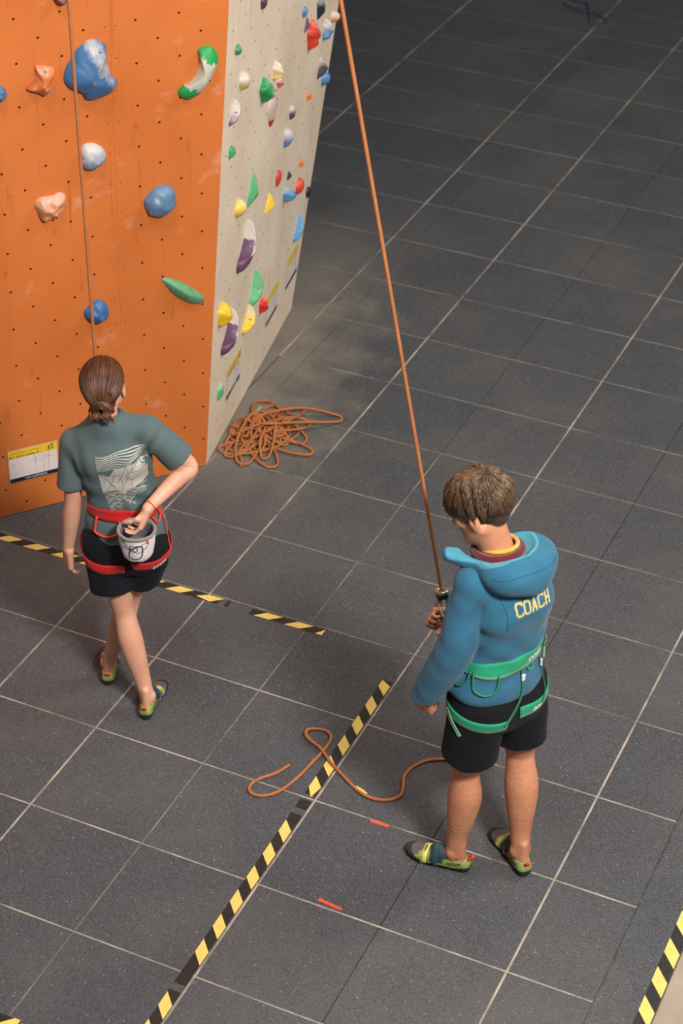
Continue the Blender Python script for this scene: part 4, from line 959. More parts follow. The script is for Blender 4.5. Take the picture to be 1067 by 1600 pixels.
# collar of the shirt below
for r, z, rad, mt, nm in ((.064, 1.531, .0075, 'amber', 'shirt_collar'), (.080, 1.510, .014, 'maroon', 'shirt_yoke')):
    an = np.linspace(0, 2 * math.pi, 40, endpoint=False)
    MB().tube([(-.052 + r * math.cos(a), .006 + r * 1.02 * math.sin(a), z - .20 * r * math.sin(a)) for a in an], rad, 8, closed=True).build(nm, M[mt], coach)
def coach_shorts():
    f = Field((-.28, -.22, .46), (.26, .24, 1.0), .0048)
    f.loft([(.78, -.025, 0, .155, .12), (.85, -.027, -.004, .168, .130), (.93, -.032, 0, .162, .123), (.99, -.035, 0, .145, .11)], .03, 2.3)
    f.ell((-.09, -.05, .88), (.088, .088, .11), .03); f.ell((.045, -.05, .88), (.088, .088, .11), .03)
    for H, K in ((HL, KL), (HR, KR)):
        e = H + (K - H) * .74; b = np.array([0, -.008, 0]); sleeve(f, H + np.array([0, -.01, -.02]), e + b, .104, .104 if H is HL else .098, .025)
    f.disp(lambda X, Y, Z: .0028 * wob(X, Y, Z, 26, 2.5) + .0035 * np.sin(40 * (X * .9 + .3 * Z) + 2 * np.sin(9 * Z)) * np.clip((.72 - Z) / .2, 0, 1))
    return fbuild(f, 'shorts', [M['shorts_k']], coach)
shorts_c, bv_shorts_c, _ = coach_shorts()
shoe(heelL, dL, 1.0, -1, coach, True); shoe(heelR, dR, 1.0, 1, coach, True)

# ================================================================== the climber
GO = np.array([-.965, .80, 0]); gd = unit([-.30, .95, 0]); gr_ = np.array([gd[1], -gd[0], 0])
girl = empty('person', GO, math.atan2(gr_[1], gr_[0]))
tag(girl, 'person in grey green t-shirt and red harness, one hand in a chalk bag', 'person')
gLs, gLe, gLw = np.array([-.186, -.035, 1.238]), np.array([-.206, -.062, .975]), np.array([-.244, -.045, .736])
gRs, gRe, gRw = np.array([.108, -.035, 1.322]), np.array([.256, -.005, 1.15]), np.array([.128, -.190, 1.072])
gHL, gHR = np.array([-.082, -.045, .85]), np.array([.078, -.045, .85])
gdL, gdR = unit([.05, 1, 0]), unit([-.17, 1, 0]); ghL, ghR = np.array([.068, -.205]), np.array([-.130, -.012])
gAL = np.array([ghL[0], ghL[1], .08]) + gdL * .056; gAR = np.array([ghR[0], ghR[1], .08]) + gdR * .056
gKL, gKR = np.array([-.022, -.088, .47]), np.array([-.02, .022, .465])
ghc = np.array([-.062, -.012, 1.497]); MhG = basis((-.03, 1, .06), (-.05, 0, 1))
def girl_body():
    f = Field((-.32, -.32, .0), (.34, .30, 1.66), .0045)
    f.loft([(.78, 0, -.045, .14, .10), (.86, 0, -.045, .15, .105), (.98, -.005, -.045, .115, .085), (1.1, -.02, -.045, .118, .085), (1.22, -.04, -.045, .135, .09), (1.3, -.045, -.045, .11, .07), (1.36, -.05, -.042, .055, .05)], .03)
    leg(f, gHL, gKL, gAL, .84, gdL, -gdL, 1.0); leg(f, gHR, gKR, gAR, .84, gdR, -gdR, 1.0)
    for S, E_, W in ((gLs, gLe, gLw), (gRs, gRe, gRw)):
        f.rc((-.05, -.04, 1.33), S, .04, .042, .03)
        f.limb([S, S * .5 + E_ * .5, E_, E_ * .72 + W * .28, E_ * .3 + W * .7, W], [.043, .039, .0335, .035, .028, .0225], .02)
    f.rc((-.052, -.045, 1.34), ghc + np.array([.002, -.028, -.05]), .050, .046, .02)
    T = head(f, ghc, MhG, .98, False)
    hand(f, gLw, (-.02, .02, -.2), (.75, .5, .15), -1, ((.25, .35, .3), (.35, .4, .3), (.45, .5, .3), (.5, .5, .3)), (.75, .5, .5, .25, .15), .98)
    hand(f, gRw, (-.06, -.05, -.2), (-.75, .1, .1), -1, ((.5, .7, .4), (.55, .75, .4), (.6, .8, .4), (.65, .8, .4)), (.8, .35, .6, .4, .3), .90)
    return f, T
fg, TG = girl_body(); body_g, bv_body_g, _ = fbuild(fg, 'body', [M['skin_g']], girl)
face_parts(TG, MhG, .97, girl, M['hair_g'])
def girl_hair():
    c0 = np.array([0, -.018, .034]); R0 = np.array([.081, .101, .089]); tie = unit([.10, -.90, -.42]); rg = np.random.default_rng(9)
    f = Field(TG((0, -.03, .0)) - .17, TG((0, -.03, .0)) + .17, .004)
    f.ell(TG(c0), R0 * .97, .004, MhG); f.ell(TG((0.006, -.078, -.03)), np.array([.050, .036, .050]) * .97, .03, MhG)
    f.ell(TG((0, .118, -.07)), np.array([.16, .1, .135]), .006, MhG, 's'); f.ell(TG((0, .030, -.085)), np.array([.2, .055, .075]), .006, MhG, 's')
    o, bv, _ = fbuild(f, 'hair', [M['hair_g']], girl); at = o.data.attributes.new('tone', 'FLOAT', 'POINT'); at.data.foreach_set('value', np.full(len(o.data.vertices), .3, np.float32))
    P = []; tn = []
    for _ in range(1500):
        d = unit(rg.normal(size=3)); p = c0 + d * R0
        if p[1] > .04 and p[2] < .06: continue
        if p[2] < -.02 and p[1] > -.02: continue
        if p[2] < -.075: continue
        om = math.acos(np.clip(d @ tie, -1, 1)); 
        if om < .25: continue
        path = []; rr = rg.uniform(.0, .0045)
        for t in np.linspace(0, min(1, 1.25 / om), 8):
            v = (math.sin((1 - t) * om) * d + math.sin(t * om) * tie) / math.sin(om)
            q = c0 + v * (R0 + rr); 
            if v[1] < 0: q = q + np.array([0, -.014, -.012]) * max(0, (v @ tie) - .55) * 2
            path.append(TG(q))
        P.append(path); tn.append(np.clip(.48 + rg.normal() * .17, 0, 1))
    strands(P, tn, 'hair_locks', M['hair_g'], o, .0024, 3, (.4, 1, 1, 1, .7))
    # low twisted bun at the nape
    B = np.array([.012, -.126, -.026]); P = []; tn = []
    for k in range(150):
        a0 = rg.uniform(0, 6.28); R = rg.uniform(.009, .036); tw = rg.uniform(-.5, .5); path = []
        for t in np.linspace(0, 1, 9):
            a = a0 + 4.2 * t; path.append(TG(B + np.array([R * 1.35 * math.cos(a), -.014 * math.cos(a * .7 + tw) + rg.normal() * .0006, R * .95 * math.sin(a) - .006 * math.cos(2 * a)])))
        P.append(path); tn.append(np.clip(.55 + rg.normal() * .22, 0, 1))
    for k in range(46):
        st = B + np.array([rg.uniform(-.04, .04), -.012, rg.uniform(-.016, .0)]); en = st + np.array([rg.uniform(-.006, .022), -.010, -rg.uniform(.016, .034)])
        P.append([TG(st + (en - st) * t + np.array([0, -.010 * math.sin(3.1 * t), 0])) for t in np.linspace(0, 1, 5)]); tn.append(np.clip(.62 + rg.normal() * .2, 0, 1))
    strands(P, tn, 'hair_bun', M['hair_g'], o, .0034, 4, (.7, 1, 1, 1, .3))
girl_hair()
def girl_tee():
    f = Field((-.32, -.23, .80), (.33, .16, 1.46), .0046)
    f.loft([(.838, 0, -.045, .156, .120), (.87, 0, -.045, .160, .124), (.93, -.003, -.045, .152, .116), (.985, -.005, -.045, .136, .102), (1.03, -.012, -.045, .138, .104), (1.12, -.024, -.045, .144, .108), (1.22, -.038, -.045, .148, .108), (1.29, -.044, -.045, .125, .092), (1.35, -.05, -.045, .075, .066), (1.385, -.053, -.042, .055, .055)], .02, 2.25)
    f.rc((-.055, -.05, 1.335), gLs + np.array([.012, 0, 0]), .056, .056, .04); f.rc((-.05, -.05, 1.345), gRs + np.array([-.008, 0, 0]), .056, .056, .04)
    f.rc((-.09, -.10, 1.21), (.03, -.10, 1.23), .05, .05, .05)
    sleeve(f, gLs, gLs + (gLe - gLs) * .70, .058, .064, .018); sleeve(f, gRs, gRs + (gRe - gRs) * .76, .058, .062, .018)
    def fold(c, d, amp, fr, rad):
        d = unit(d); c = np.asarray(c, float)
        def fn(X, Y, Z):
            x, y, z = X - c[0], Y - c[1], Z - c[2]; s = x * d[0] + y * d[1] + z * d[2]
            return amp * np.sin(fr * s + 1.5 * np.sin(15 * (x - z))) * np.exp(-(x * x + y * y + z * z) / rad ** 2)
        f.op(fn, c - 2.2 * rad, c + 2.2 * rad, .001, 'a')
    fold((.10, -.10, 1.28), (.8, 0, -.6), .005, 95, .07); fold((.13, -.08, 1.10), (.3, 0, 1), .0045, 75, .09); fold((-.15, -.1, 1.2), (.8, 0, .5), .0045, 80, .07); fold((-.11, -.14, 1.03), (-.4, 0, 1), .0045, 80, .09); fold((.08, -.15, 1.02), (.6, 0, 1), .004, 85, .08)
    f.disp(lambda X, Y, Z: .0016 * wob(X, Y, Z, 30, 1.1) + .0035 * np.sin(60 * X + 3 * np.sin(30 * Z)) * np.clip((.96 - Z) / .08, 0, 1) * (np.abs(X) < .2))
    f.ell((-.057, -.030, 1.425), (.062, .066, .062), .006, None, 's')
    return fbuild(f, 't_shirt', [M['tee']], girl)
tee, bv_tee, _ = girl_tee()
def girl_shorts():
    f = Field((-.24, -.24, .50), (.24, .18, .97), .0046)
    f.loft([(.70, 0, -.045, .150, .105), (.80, 0, -.048, .164, .125), (.88, 0, -.046, .150, .115), (.94, 0, -.045, .132, .1)], .03, 2.2)
    f.ell((-.075, -.09, .815), (.088, .085, .10), .03); f.ell((.075, -.09, .815), (.088, .085, .10), .03)
    sleeve(f, gHL + np.array([-.005, -.012, -.05]), gHL + (gKL - gHL) * .66 + np.array([-.012, -.012, 0]), .094, .098, .02); sleeve(f, gHR + np.array([.005, -.012, -.05]), gHR + (gKR - gHR) * .60 + np.array([.012, -.012, 0]), .094, .097, .02)
    f.disp(lambda X, Y, Z: .0025 * wob(X, Y, Z, 32, .7))
    return fbuild(f, 'shorts', [M['shorts_k']], girl)
shorts_g, bv_shorts_g, _ = girl_shorts()
shoe(ghL, gdL, .92, -1, girl, True); shoe(ghR, gdR, .92, 1, girl, True)

# ================================================================== prints and harnesses
# COACH in slab letters across the back
def letters(word, cell, hgt, wd):
    B = {'C': [[(1, .78), (1, 1), (.2, 1), (0, .82), (0, .18), (.2, 0), (1, 0), (1, .22)]], 'O': [[(.2, 0), (0, .2), (0, .8), (.2, 1), (.8, 1), (1, .8), (1, .2), (.8, 0), (.2, 0)]],
         'A': [[(.12, 0), (.5, 1), (.88, 0)], [(.28, .34), (.72, .34)], [(-.05, 0), (.3, 0)], [(.7, 0), (1.05, 0)], [(.34, 1), (.6, 1)]], 'H': [[(.15, 0), (.15, 1)], [(.85, 0), (.85, 1)], [(.15, .5), (.85, .5)], [(-.03, 0), (.33, 0)], [(.67, 0), (1.03, 0)], [(-.03, 1), (.33, 1)], [(.67, 1), (1.03, 1)]]}
    out = []
    for i, ch in enumerate(word):
        parts = []
        for pl in B[ch]:
            P = []
            for (x0, y0), (x1, y1) in zip(pl[:-1], pl[1:]):
                for t in np.linspace(0, 1, 4, endpoint=False): P.append((x0 + (x1 - x0) * t, y0 + (y1 - y0) * t))
            P.append(pl[-1]); P = np.array(P) * [cell * .74, hgt] + [(i - len(word) / 2) * cell + cell * .13, -hgt / 2]
            parts.append(ribbon2d(P, wd))
        out.append((ch, merge2d(parts)))
    return out
M['coach_y'] = pmat('yellow_print', (200, 182, 118), .7, .12, 120); M['coach_b'] = M['fleece']
for ch, (V, F) in letters('COACH', .0315, .043, .0078): decal([bv_hood], V, F, (-.006, -.10, 1.345), (1, 0, .0), (0, 0, 1), (0, 1, 0), .0016, 'letter_print', M['coach_y'], hoodie)
# seams of the fleece: shoulder seam of the left sleeve and yoke seam
def seam(bvh, pts, d, name, mat, parent, r=.0016, off=.0004):
    P = []
    for p in spline(pts, 8):
        h = cast(bvh, np.asarray(p) - np.asarray(d) * .25, d, .6)
        if h[0] is not None: P.append(np.array(h[0]) - np.asarray(d) * off)
    if len(P) > 3: MB().tube(P, r, 6).build(name, mat, parent)
M['seam'] = cloth_mat('teal_seam', (34, 76, 98), .9, .08, 700, .2, .05)
vd = unit([.35, .75, -.5])
seam(bv_hood, [(-.150, -.05, 1.475), (-.135, -.10, 1.42), (-.118, -.13, 1.35), (-.118, -.14, 1.28)], vd, 'sleeve_seam', M['seam'], hoodie)
seam(bv_hood, [(-.118, -.14, 1.30), (-.05, -.15, 1.305), (.03, -.15, 1.305), (.09, -.13, 1.30)], (0, 1, 0), 'yoke_seam', M['seam'], hoodie, .0011)

for k_, (rs, dz) in enumerate(((1.0, -.030),)):
    P = []
    for a in np.linspace(-2.75, .15, 40):
        d = np.array([math.cos(a), math.sin(a), 0]); h = cast(bv_hood2, np.array([-.035, -.045, 1.517 - .018 * math.exp(-((a + 2.6) / .4) ** 2)]) + d * .4, -d, .4)
        if h[0] is not None: P.append(np.array(h[0]) + d * .0002)
    MB().tube(P, .0011, 6).build('hood_seam', M['seam'], hoodie)
full = np.linspace(-math.pi, math.pi, 72, endpoint=False)
def strap(pts, wd, name, mat, parent, thick=.0022, nrm=None):
    P = spline(pts, 6); T = np.gradient(P, axis=0); V = []; F = []
    for i, p in enumerate(P):
        n_ = unit(nrm(p) if nrm else [0, -1, 0]); s_ = unit(np.cross(T[i], n_)) * wd / 2
        V += [p - s_, p + s_, p + s_ - n_ * thick, p - s_ - n_ * thick]
    for i in range(len(P) - 1):
        for k in range(4): F.append((i * 4 + k, i * 4 + (k + 1) % 4, i * 4 + 4 + (k + 1) % 4, i * 4 + 4 + k))
    F += [(3, 2, 1, 0), tuple(len(V) - 4 + k for k in range(4))]
    return mk(name, V, F, mat, parent, None, False)
harn = empty('harness'); harn.parent = coach; harn['label'] = 'green climbing harness'
bt = lambda a: 1.057 + .012 * math.cos(a); tp = lambda a: bt(a) + .045 + .022 * max(0, -math.sin(a))
belt, bv_belt = band(bv_torso, (-.035, 0, 0), (0, 0, 1), (1, 0, 0), (0, 1, 0), full, bt, tp, .005, .006, 6, .25, 'waist_belt', M['green_web'], harn, True, 0, M['lgreen_web'])
for cx, z0, amp, nm in ((-.105, .838, .02, 'l'), (.056, .862, .010, 'r')):
    th_ = np.linspace(-1.42, -6.9, 60) if nm == 'l' else np.linspace(-2.15, 2.2, 54)
    o, bb = band(bv_shorts_c, (cx, -.012, 0), (0, 0, 1), (1, 0, 0), (0, 1, 0), th_, lambda a: z0 - .024 + amp * (1 + math.sin(a)) * .9, lambda a: z0 + .020 + amp * (1 + math.sin(a)) * .9 - .006 * math.sin(a), .004, .005, 5, .155, 'leg_loop', M['green_web'], harn, False, 0, M['lgreen_web'])
    if nm == 'r': bv_ll = bb
V, F = text_mesh('ocun', .036, 'CENTER', .25, .001); decal([bv_belt], V, F, (.036, -.10, 1.083), (1, 0, .05), (0, 0, 1), (0, 1, 0), .0012, 'logo_print', M['white_print'], harn)
V, F = text_mesh('ocun', .030, 'CENTER', .2, .001); decal([bv_ll], V, F, (.060, -.12, .852), (1, 0, .0), (0, 0, 1), (0, 1, 0), .0012, 'logo_print', M['white_print'], harn)
out_c = lambda p: np.array([p[0] + .035, p[1], 0])
def on(bvh, pts, off, cx=-.035):
    r = []
    for x, y, z in pts:
        d = unit([x - cx, y, 0]); h = cast(bvh, (cx, 0, z), d, .4); r.append(np.array(h[0]) + d * off if h[0] is not None else np.array([x, y, z]))
    return r
def gear(pts, name='gear_loop', mat=None, r=.0042, bvh=None, off=.008, cx=-.035, parent=None):
    return MB().tube(spline(on(bvh or bv_torso, pts, off, cx), 6), r, 8).build(name, mat or M['dgreen'], parent or harn)
gear([(-.19, -.053, 1.066), (-.191, -.062, 1.025), (-.187, -.073, 1.003), (-.164, -.098, .993), (-.135, -.115, 1.003), (-.124, -.12, 1.03), (-.122, -.12, 1.066)])
gear([(-.195, -.041, 1.066), (-.201, -.036, 1.026), (-.211, -.011, 1.003), (-.21, .03, 1.01), (-.2, .06, 1.066)])
gear([(-.004, -.127, 1.064), (.001, -.127, 1.048), (.012, -.127, 1.044), (.022, -.124, 1.050), (.024, -.124, 1.066)], 'haul_loop', M['green_web'], .003, None, .006)
strap(on(bv_torso, [(-.029, -.13, 1.064), (-.030, -.13, 1.03), (-.033, -.142, .97)], .009) + on(bv_shorts_c, [(-.06, -.138, .900), (-.099, -.142, .850)], .010), .009, 'leg_riser', M['dgreen'], harn, nrm=out_c)
strap(on(bv_torso, [(.066, -.113, 1.066), (.084, -.11, 1.02), (.088, -.117, .97)], .009) + on(bv_shorts_c, [(.085, -.125, .91), (.075, -.139, .865)], .010), .009, 'leg_riser', M['dgreen'], harn, nrm=out_c)
for x, y, z in ((-.029, -.13, 1.035), (.074, -.112, 1.035)):
    c = on(bv_torso, [(x, y, z)], .012)[0]; d_ = unit(out_c(c)); t_ = np.array([-d_[1], d_[0], 0])
    V = []
    for sx_, sz_, so in [(a, b, q) for q in (-.003, .003) for a, b in ((-.006, -.014), (.006, -.014), (.007, .010), (-.007, .010))]: V.append(c + t_ * sx_ + np.array([0, 0, sz_]) + d_ * so)
    mk('riser_buckle', V, [(3, 2, 1, 0), (4, 5, 6, 7)] + [(i, (i + 1) % 4, 4 + (i + 1) % 4, 4 + i) for i in range(4)], M['plastic_w'], harn, None, False)
strap(on(bv_shorts_c, [(-.206, .045, .856), (-.214, .006, .822), (-.207, -.031, .778)], .007), .018, 'adjuster_webbing', M['lgreen_web'], harn, nrm=out_c)
strap(on(bv_torso, [(.085, -.10, 1.135), (.088, -.10, 1.10), (.095, -.097, 1.06)], .012), .020, 'webbing_tail', M['lgreen_web'], harn, nrm=out_c)
strap(on(bv_torso, [(.085, -.10, 1.058), (.108, -.085, 1.052)], .018), .026, 'webbing_buckle', M['lgreen_web'], harn, .006, nrm=out_c)
strap([(-.035, .135, 1.075), (-.035, .165, 1.02), (-.033, .160, .95), (-.034, .135, .90)], .018, 'belay_loop', M['dgreen'], harn, .004, nrm=lambda p: np.array([0, 1, 0]))

# ---- climber's shirt print
M['print_l'] = pmat('pale_print', (176, 170, 160), .8, .06, 60)
TL, TR, BR, BL = np.array([-.078, 1.258]), np.array([.106, 1.306]), np.array([.112, 1.040]), np.array([-.045, 1.012])
def pm(u, v): return (TL * (1 - u) + TR * u) * (1 - v) + (BL * (1 - u) + BR * u) * v
def tee_decal(V, F, off, name, mat):
    V2 = [pm(u, v) for u, v in V]; return decal([bv_tee], V2, F, (0, -.05, 0), (1, 0, 0), (0, 0, 1), (0, 1, 0), off, name, mat, tee)
def line_uv(f, u0, u1, wd, n=34):
    us = np.linspace(u0, u1, n); P = np.array([(u, f(u)) for u in us]); V, F = ribbon2d(P, wd); return [tuple(v) for v in V], F
ridge = lambda u: .275 + .035 * math.sin(7 * u + .6) - .12 * max(0, (u - .45)) - .05 * math.exp(-((u - .40) / .07) ** 2) + .05 * math.exp(-((u - .22) / .09) ** 2) - .05 * math.exp(-((u - .88) / .06) ** 2)
foot = lambda u: .66 - .16 * max(0, u - .42) - .03 * math.sin(6 * u) + .10 * math.exp(-((u - .50) / .07) ** 2)
parts = []
for k in range(8):
    f_ = (lambda k: (lambda u: .005 + k * .033 + .018 * math.sin(9 * u + k * .35) + .012 * math.sin(17 * u + 1 + k * .5) * (k / 7) - .02 * (k > 4) * max(0, u - .5)))(k)
    u1 = 1.0 if k < 5 else (.92 - .17 * (k - 5) if k < 8 else .5)
    parts.append(line_uv(f_, 0, u1, .016 - .0006 * k))
tee_decal(*merge2d(parts), .0012, 'sky_print', M['print_l'])
us = np.linspace(0, 1, 36); vs_ = np.linspace(0, 1, 10); V = [(u, ridge(u) + (foot(u) - ridge(u)) * t) for u in us for t in vs_]
tee_decal(V, [(i * 10 + j, i * 10 + j + 1, (i + 1) * 10 + j + 1, (i + 1) * 10 + j) for i in range(35) for j in range(9)], .0011, 'mountain_print', M['print_l'])
parts = []; rr = random.Random(11)
for P in ([(.02, .31), (.12, .37), (.22, .48), (.30, .55)], [(.38, .27), (.33, .38), (.26, .48), (.16, .58), (.12, .64)], [(.62, .22), (.56, .32), (.47, .42), (.40, .5)], [(.62, .22), (.66, .33), (.60, .42), (.62, .45)], [(.86, .17), (.80, .27), (.70, .33), (.62, .46), (.50, .58), (.46, .66)], [(.86, .17), (.92, .27), (1.0, .31)],
          [(.70, .34), (.80, .36), (.90, .38), (1.0, .36)], [(.62, .45), (.72, .50), (.84, .47), (1., .45)], [(.1, .4), (.08, .5), (.05, .56)], [(.45, .42), (.50, .50), (.47, .55)], [(.75, .25), (.74, .34)], [(.3, .36), (.42, .35), (.5, .31)], [(.72, .5), (.68, .57), (.7, .62)], [(.2, .5), (.3, .56), (.34, .6)]):
    parts.append(ribbon2d(spline(P, 6), .008))
tee_decal(*merge2d(parts), .0018, 'ridge_line_print', M['tee'])
parts = []
for k in range(15):
    y = .69 + k * .021; u0 = .02 + .006 * k; L = rr.uniform(.3, .8)
    for q in range(2):
        a0 = u0 + q * rr.uniform(.4, .6); a1 = min(.97 - .25 * (k > 7) * (q > 0), a0 + rr.uniform(.25, .5))
        if a1 - a0 < .1: continue
        amp = .010 + .0016 * k; ph = rr.uniform(0, 6)
        parts.append(line_uv(lambda u, y=y, amp=amp, ph=ph: y - .09 * u + amp * math.sin((14 + k) * u + ph) + amp * .6 * math.sin(31 * u + ph), a0, a1, .0105, 30))
tee_decal(*merge2d(parts), .0012, 'water_print', M['print_l'])

# ---- climber's harness
gh = empty('harness'); gh.parent = girl; gh['label'] = 'red climbing harness'
gb = lambda a: .962 + .004 * math.cos(a); gt = lambda a: gb(a) + .040 + .014 * max(0, -math.sin(a))
gbelt, bv_gbelt = band(bv_tee, (-.005, -.045, 0), (0, 0, 1), (1, 0, 0), (0, 1, 0), full, gb, gt, .005, .006, 5, .22, 'waist_belt', M['red_web'], gh)
for cx, z0, amp, nm in ((-.083, .735, .032, 'l'), (.085, .765, .02, 'r')):
    th_ = np.linspace(-.85, -5.3, 56) if nm == 'l' else np.linspace(-1.9, 2.2, 52)
    o, bb = band(bv_shorts_g, (cx, -.055, 0), (0, 0, 1), (1, 0, 0), (0, 1, 0), th_, lambda a: z0 - .022 + amp * (1 + math.sin(a)), lambda a: z0 + .018 + amp * (1 + math.sin(a)) - .006 * math.sin(a), .004, .005, 4, .145, 'leg_loop', M['red_web'], gh, False)
    if nm == 'r': bv_gll = bb
V, F = text_mesh('ocun', .030, 'CENTER', .15, .0008); decal([bv_gll], V, F, (.135, -.10, .752), (1, 0, .25), (0, 0, 1), (-.3, .95, 0), .0012, 'logo_print', M['white_print'], gh)
def g_on(bvh, pts, off):
    r = []
    for x, y, z in pts:
        d = unit([x + .005, y + .045, 0]); h = cast(bvh, (-.005, -.045, z), d, .4); r.append(np.array(h[0]) + d * off if h[0] is not None else np.array([x, y, z]))
    return r
MB().tube(spline(g_on(bv_tee, [(-.088, -.134, .972), (-.094, -.145, .93), (-.090, -.15, .908), (-.046, -.163, .899), (-.006, -.16, .918), (.001, -.157, .94), (.001, -.153, .972)], .008), 6), .0046, 8).build('gear_loop', M['red_cord'], gh)
MB().tube(spline(g_on(bv_tee, [(.12, -.11, .972), (.13, -.10, .945), (.142, -.08, .945), (.143, -.06, .972)], .008), 6), .0042, 8).build('gear_loop', M['red_cord'], gh)
out_g = lambda p: np.array([p[0] + .005, p[1] + .045, 0])
strap(g_on(bv_tee, [(.146, -.075, 1.03), (.150, -.07, 1.0), (.152, -.066, .965)], .014), .020, 'webbing_tail', M['red_cord'], gh, .004, nrm=out_g)
strap(g_on(bv_tee, [(.150, -.06, .965), (.154, -.06, .93)], .012) + g_on(bv_shorts_g, [(.16, -.07, .86), (.165, -.08, .80)], .010), .006, 'leg_riser', M['red_cord'], gh, nrm=out_g)
strap(g_on(bv_shorts_g, [(-.155, -.05, .82), (-.165, -.06, .79), (-.162, -.075, .765)], .008), .016, 'adjuster_webbing', M['red_cord'], gh, nrm=out_g)
strap([(-.01, .065, 1.0), (-.01, .095, .95), (-.01, .090, .88), (-.01, .07, .84)], .018, 'belay_loop', M['red_web'], gh, .004, nrm=lambda p: np.array([0, 1, 0]))
an = np.linspace(0, 2 * math.pi, 20, endpoint=False); wdir = unit(gRe - gRw); wu = unit(np.cross(wdir, (0, 0, 1))); wv = np.cross(wdir, wu); wc = gRw + wdir * .012
MB().tube([wc + .0255 * (math.cos(a) * wu + math.sin(a) * wv) for a in an], .0022, 6, closed=True).build('bracelet', M['red_cord'], girl)

def world(fr, p):
    O, r, d = fr; return O + p[0] * r + p[1] * d + np.array([0, 0, p[2]])
FC = (CO, cr, cd); FG = (GO, gr_, gd)
# ------------------------------------------------------------------ chalk bag
M['bag'] = cloth_mat('off_white_bag_cloth', (224, 216, 218), .8, .06, 400, .2, .05, 20); M['bag_rim'] = cloth_mat('grey_bag_rim', (128, 124, 120), .9, .1); M['bag_in'] = cloth_mat('dark_grey_fleece', (96, 96, 100), .95, .4, 300, .5, .1, 60)
bag = empty('chalk_bag', world(FG, (.086, -.226, .862)), math.atan2(gr_[1], gr_[0])); tag(bag, 'off white chalk bag with carabiner drawing hanging behind the climber', 'chalk bag')
def revolve(prof, n=40, wobble=0, ry=1.0):
    V = []; F = []
    for i, (r, z) in enumerate(prof):
        for k in range(n):
            a = 2 * math.pi * k / n; rr_ = r * (1 + wobble * (math.sin(5 * a + 30 * z) + .6 * math.sin(9 * a - 50 * z))); V.append((rr_ * math.cos(a), rr_ * ry * math.sin(a), z))
    for i in range(len(prof) - 1):
        for k in range(n): F.append((i * n + k, i * n + (k + 1) % n, (i + 1) * n + (k + 1) % n, (i + 1) * n + k))
    return V, F
V, F = revolve([(.001, 0), (.03, .001), (.048, .006), (.057, .018), (.063, .045), (.068, .08), (.071, .105), (.072, .122)], 40, .022); bo = mk('bag_body', V, F, M['bag'], bag); bv_bag = BVHTree.FromPolygons([tuple(v) for v in V], F)
V, F = revolve([(.0715, .119), (.0755, .121), (.077, .128), (.075, .134), (.070, .135), (.066, .131), (.065, .122)], 40, .008); mk('bag_rim', V, F, M['bag_rim'], bag)
V, F = revolve([(.0655, .126), (.062, .10), (.057, .06), (.052, .03), (.03, .022), (.001, .022)], 40, .03); mk('bag_lining', V, F, M['bag_in'], bag)
for xx in (-.045, .03): MB().tube(spline([(xx, .066, .13), (xx * .9, .074, .115), (xx * .85, .062, .07)], 5), .004, 6).build('bag_strap', M['bag_rim'], bag)
parts = [ribbon2d(spline(np.array(P) * 1.4, 6, c), w_ * 1.25) for P, c, w_ in (
    ([(-.008, .012), (.014, .020), (.018, .002), (.012, -.022), (-.006, -.030), (-.020, -.022), (-.018, -.004)], True, .0040), ([(-.034, .012), (-.02, .006), (-.004, .012), (.004, .022), (.012, .016)], False, .0035), ([(-.04, .034), (-.024, .018), (-.008, .006), (.006, -.004), (.022, .004), (.034, .018)], False, .0022),
    ([(-.012, .022), (.0, .018), (.006, .008), (-.004, .0), (-.014, .006)], True, .0028), ([(.014, .02), (.026, .026), (.034, .03)], False, .002), ([(-.002, -.046), (.008, -.043), (.012, -.046)], False, .004))]
V, F = merge2d(parts); decal([bv_bag], V, F, (.008, -.05, .070), (1, 0, 0), (0, 0, 1), (0, 1, 0), .001, 'carabiner_print', M['ink'], bo)
M['orange_lbl'] = pmat('orange_label', (222, 84, 44), .6, .05)
decal([bv_bag], [(-.004, -.010), (.004, -.010), (.004, .010), (-.004, .010)], [(0, 1, 2, 3)], (.052, -.05, .108), (1, 0, 0), (0, 0, 1), (0, 1, 0), .0012, 'side_label', M['orange_lbl'], bo)

# ------------------------------------------------------------------ ropes
anchor = np.array([-1.363, 1.219, 8.55]); RR = .0068
dev = world(FC, (.016, .36, 1.074)); fist = world(FC, (-.030, .352, .985))
tie = world(FG, (-.01, .118, .93)); up_c = unit(anchor - dev); hang = world(FG, (-.133, .16, 1.27)); up_g = unit(anchor - hang)
tail = [(-0.178, 0.633), (-0.207, 0.565), (-0.251, 0.508), (-0.266, 0.455), (-0.243, 0.421), (-0.193, 0.428), (-0.147, 0.48), (-0.119, 0.571), (-0.102, 0.685), (-0.091, 0.778), (-0.096, 0.851), (-0.131, 0.882), (-0.182, 0.872), (-0.201, 0.835), (-0.175, 0.799), (-0.103, 0.765), (-0.035, 0.717), (0.042, 0.668), (0.128, 0.617), (0.198, 0.599), (0.261, 0.617), (0.295, 0.659), (0.286, 0.712), (0.266, 0.768), (0.274, 0.831), (0.31, 0.893), (0.37, 0.931)]
path = [np.array([x, y, RR + (.011 if 13 <= i <= 15 else 0) + (.0012 if i > 15 else 0)]) for i, (x, y) in enumerate(tail)]
path += [np.array([.43, .955, RR]), np.array([.485, .965, RR + .01]), np.array([.505, .93, .12]), np.array([.495, .85, .42]), np.array([.455, .72, .80]), fist + np.array([.004, .01, -.05]), fist, fist + (dev - fist) * .55]
path += [dev - up_c * .02, dev + up_c * .03, dev + up_c * .6, dev + up_c * 3.5]
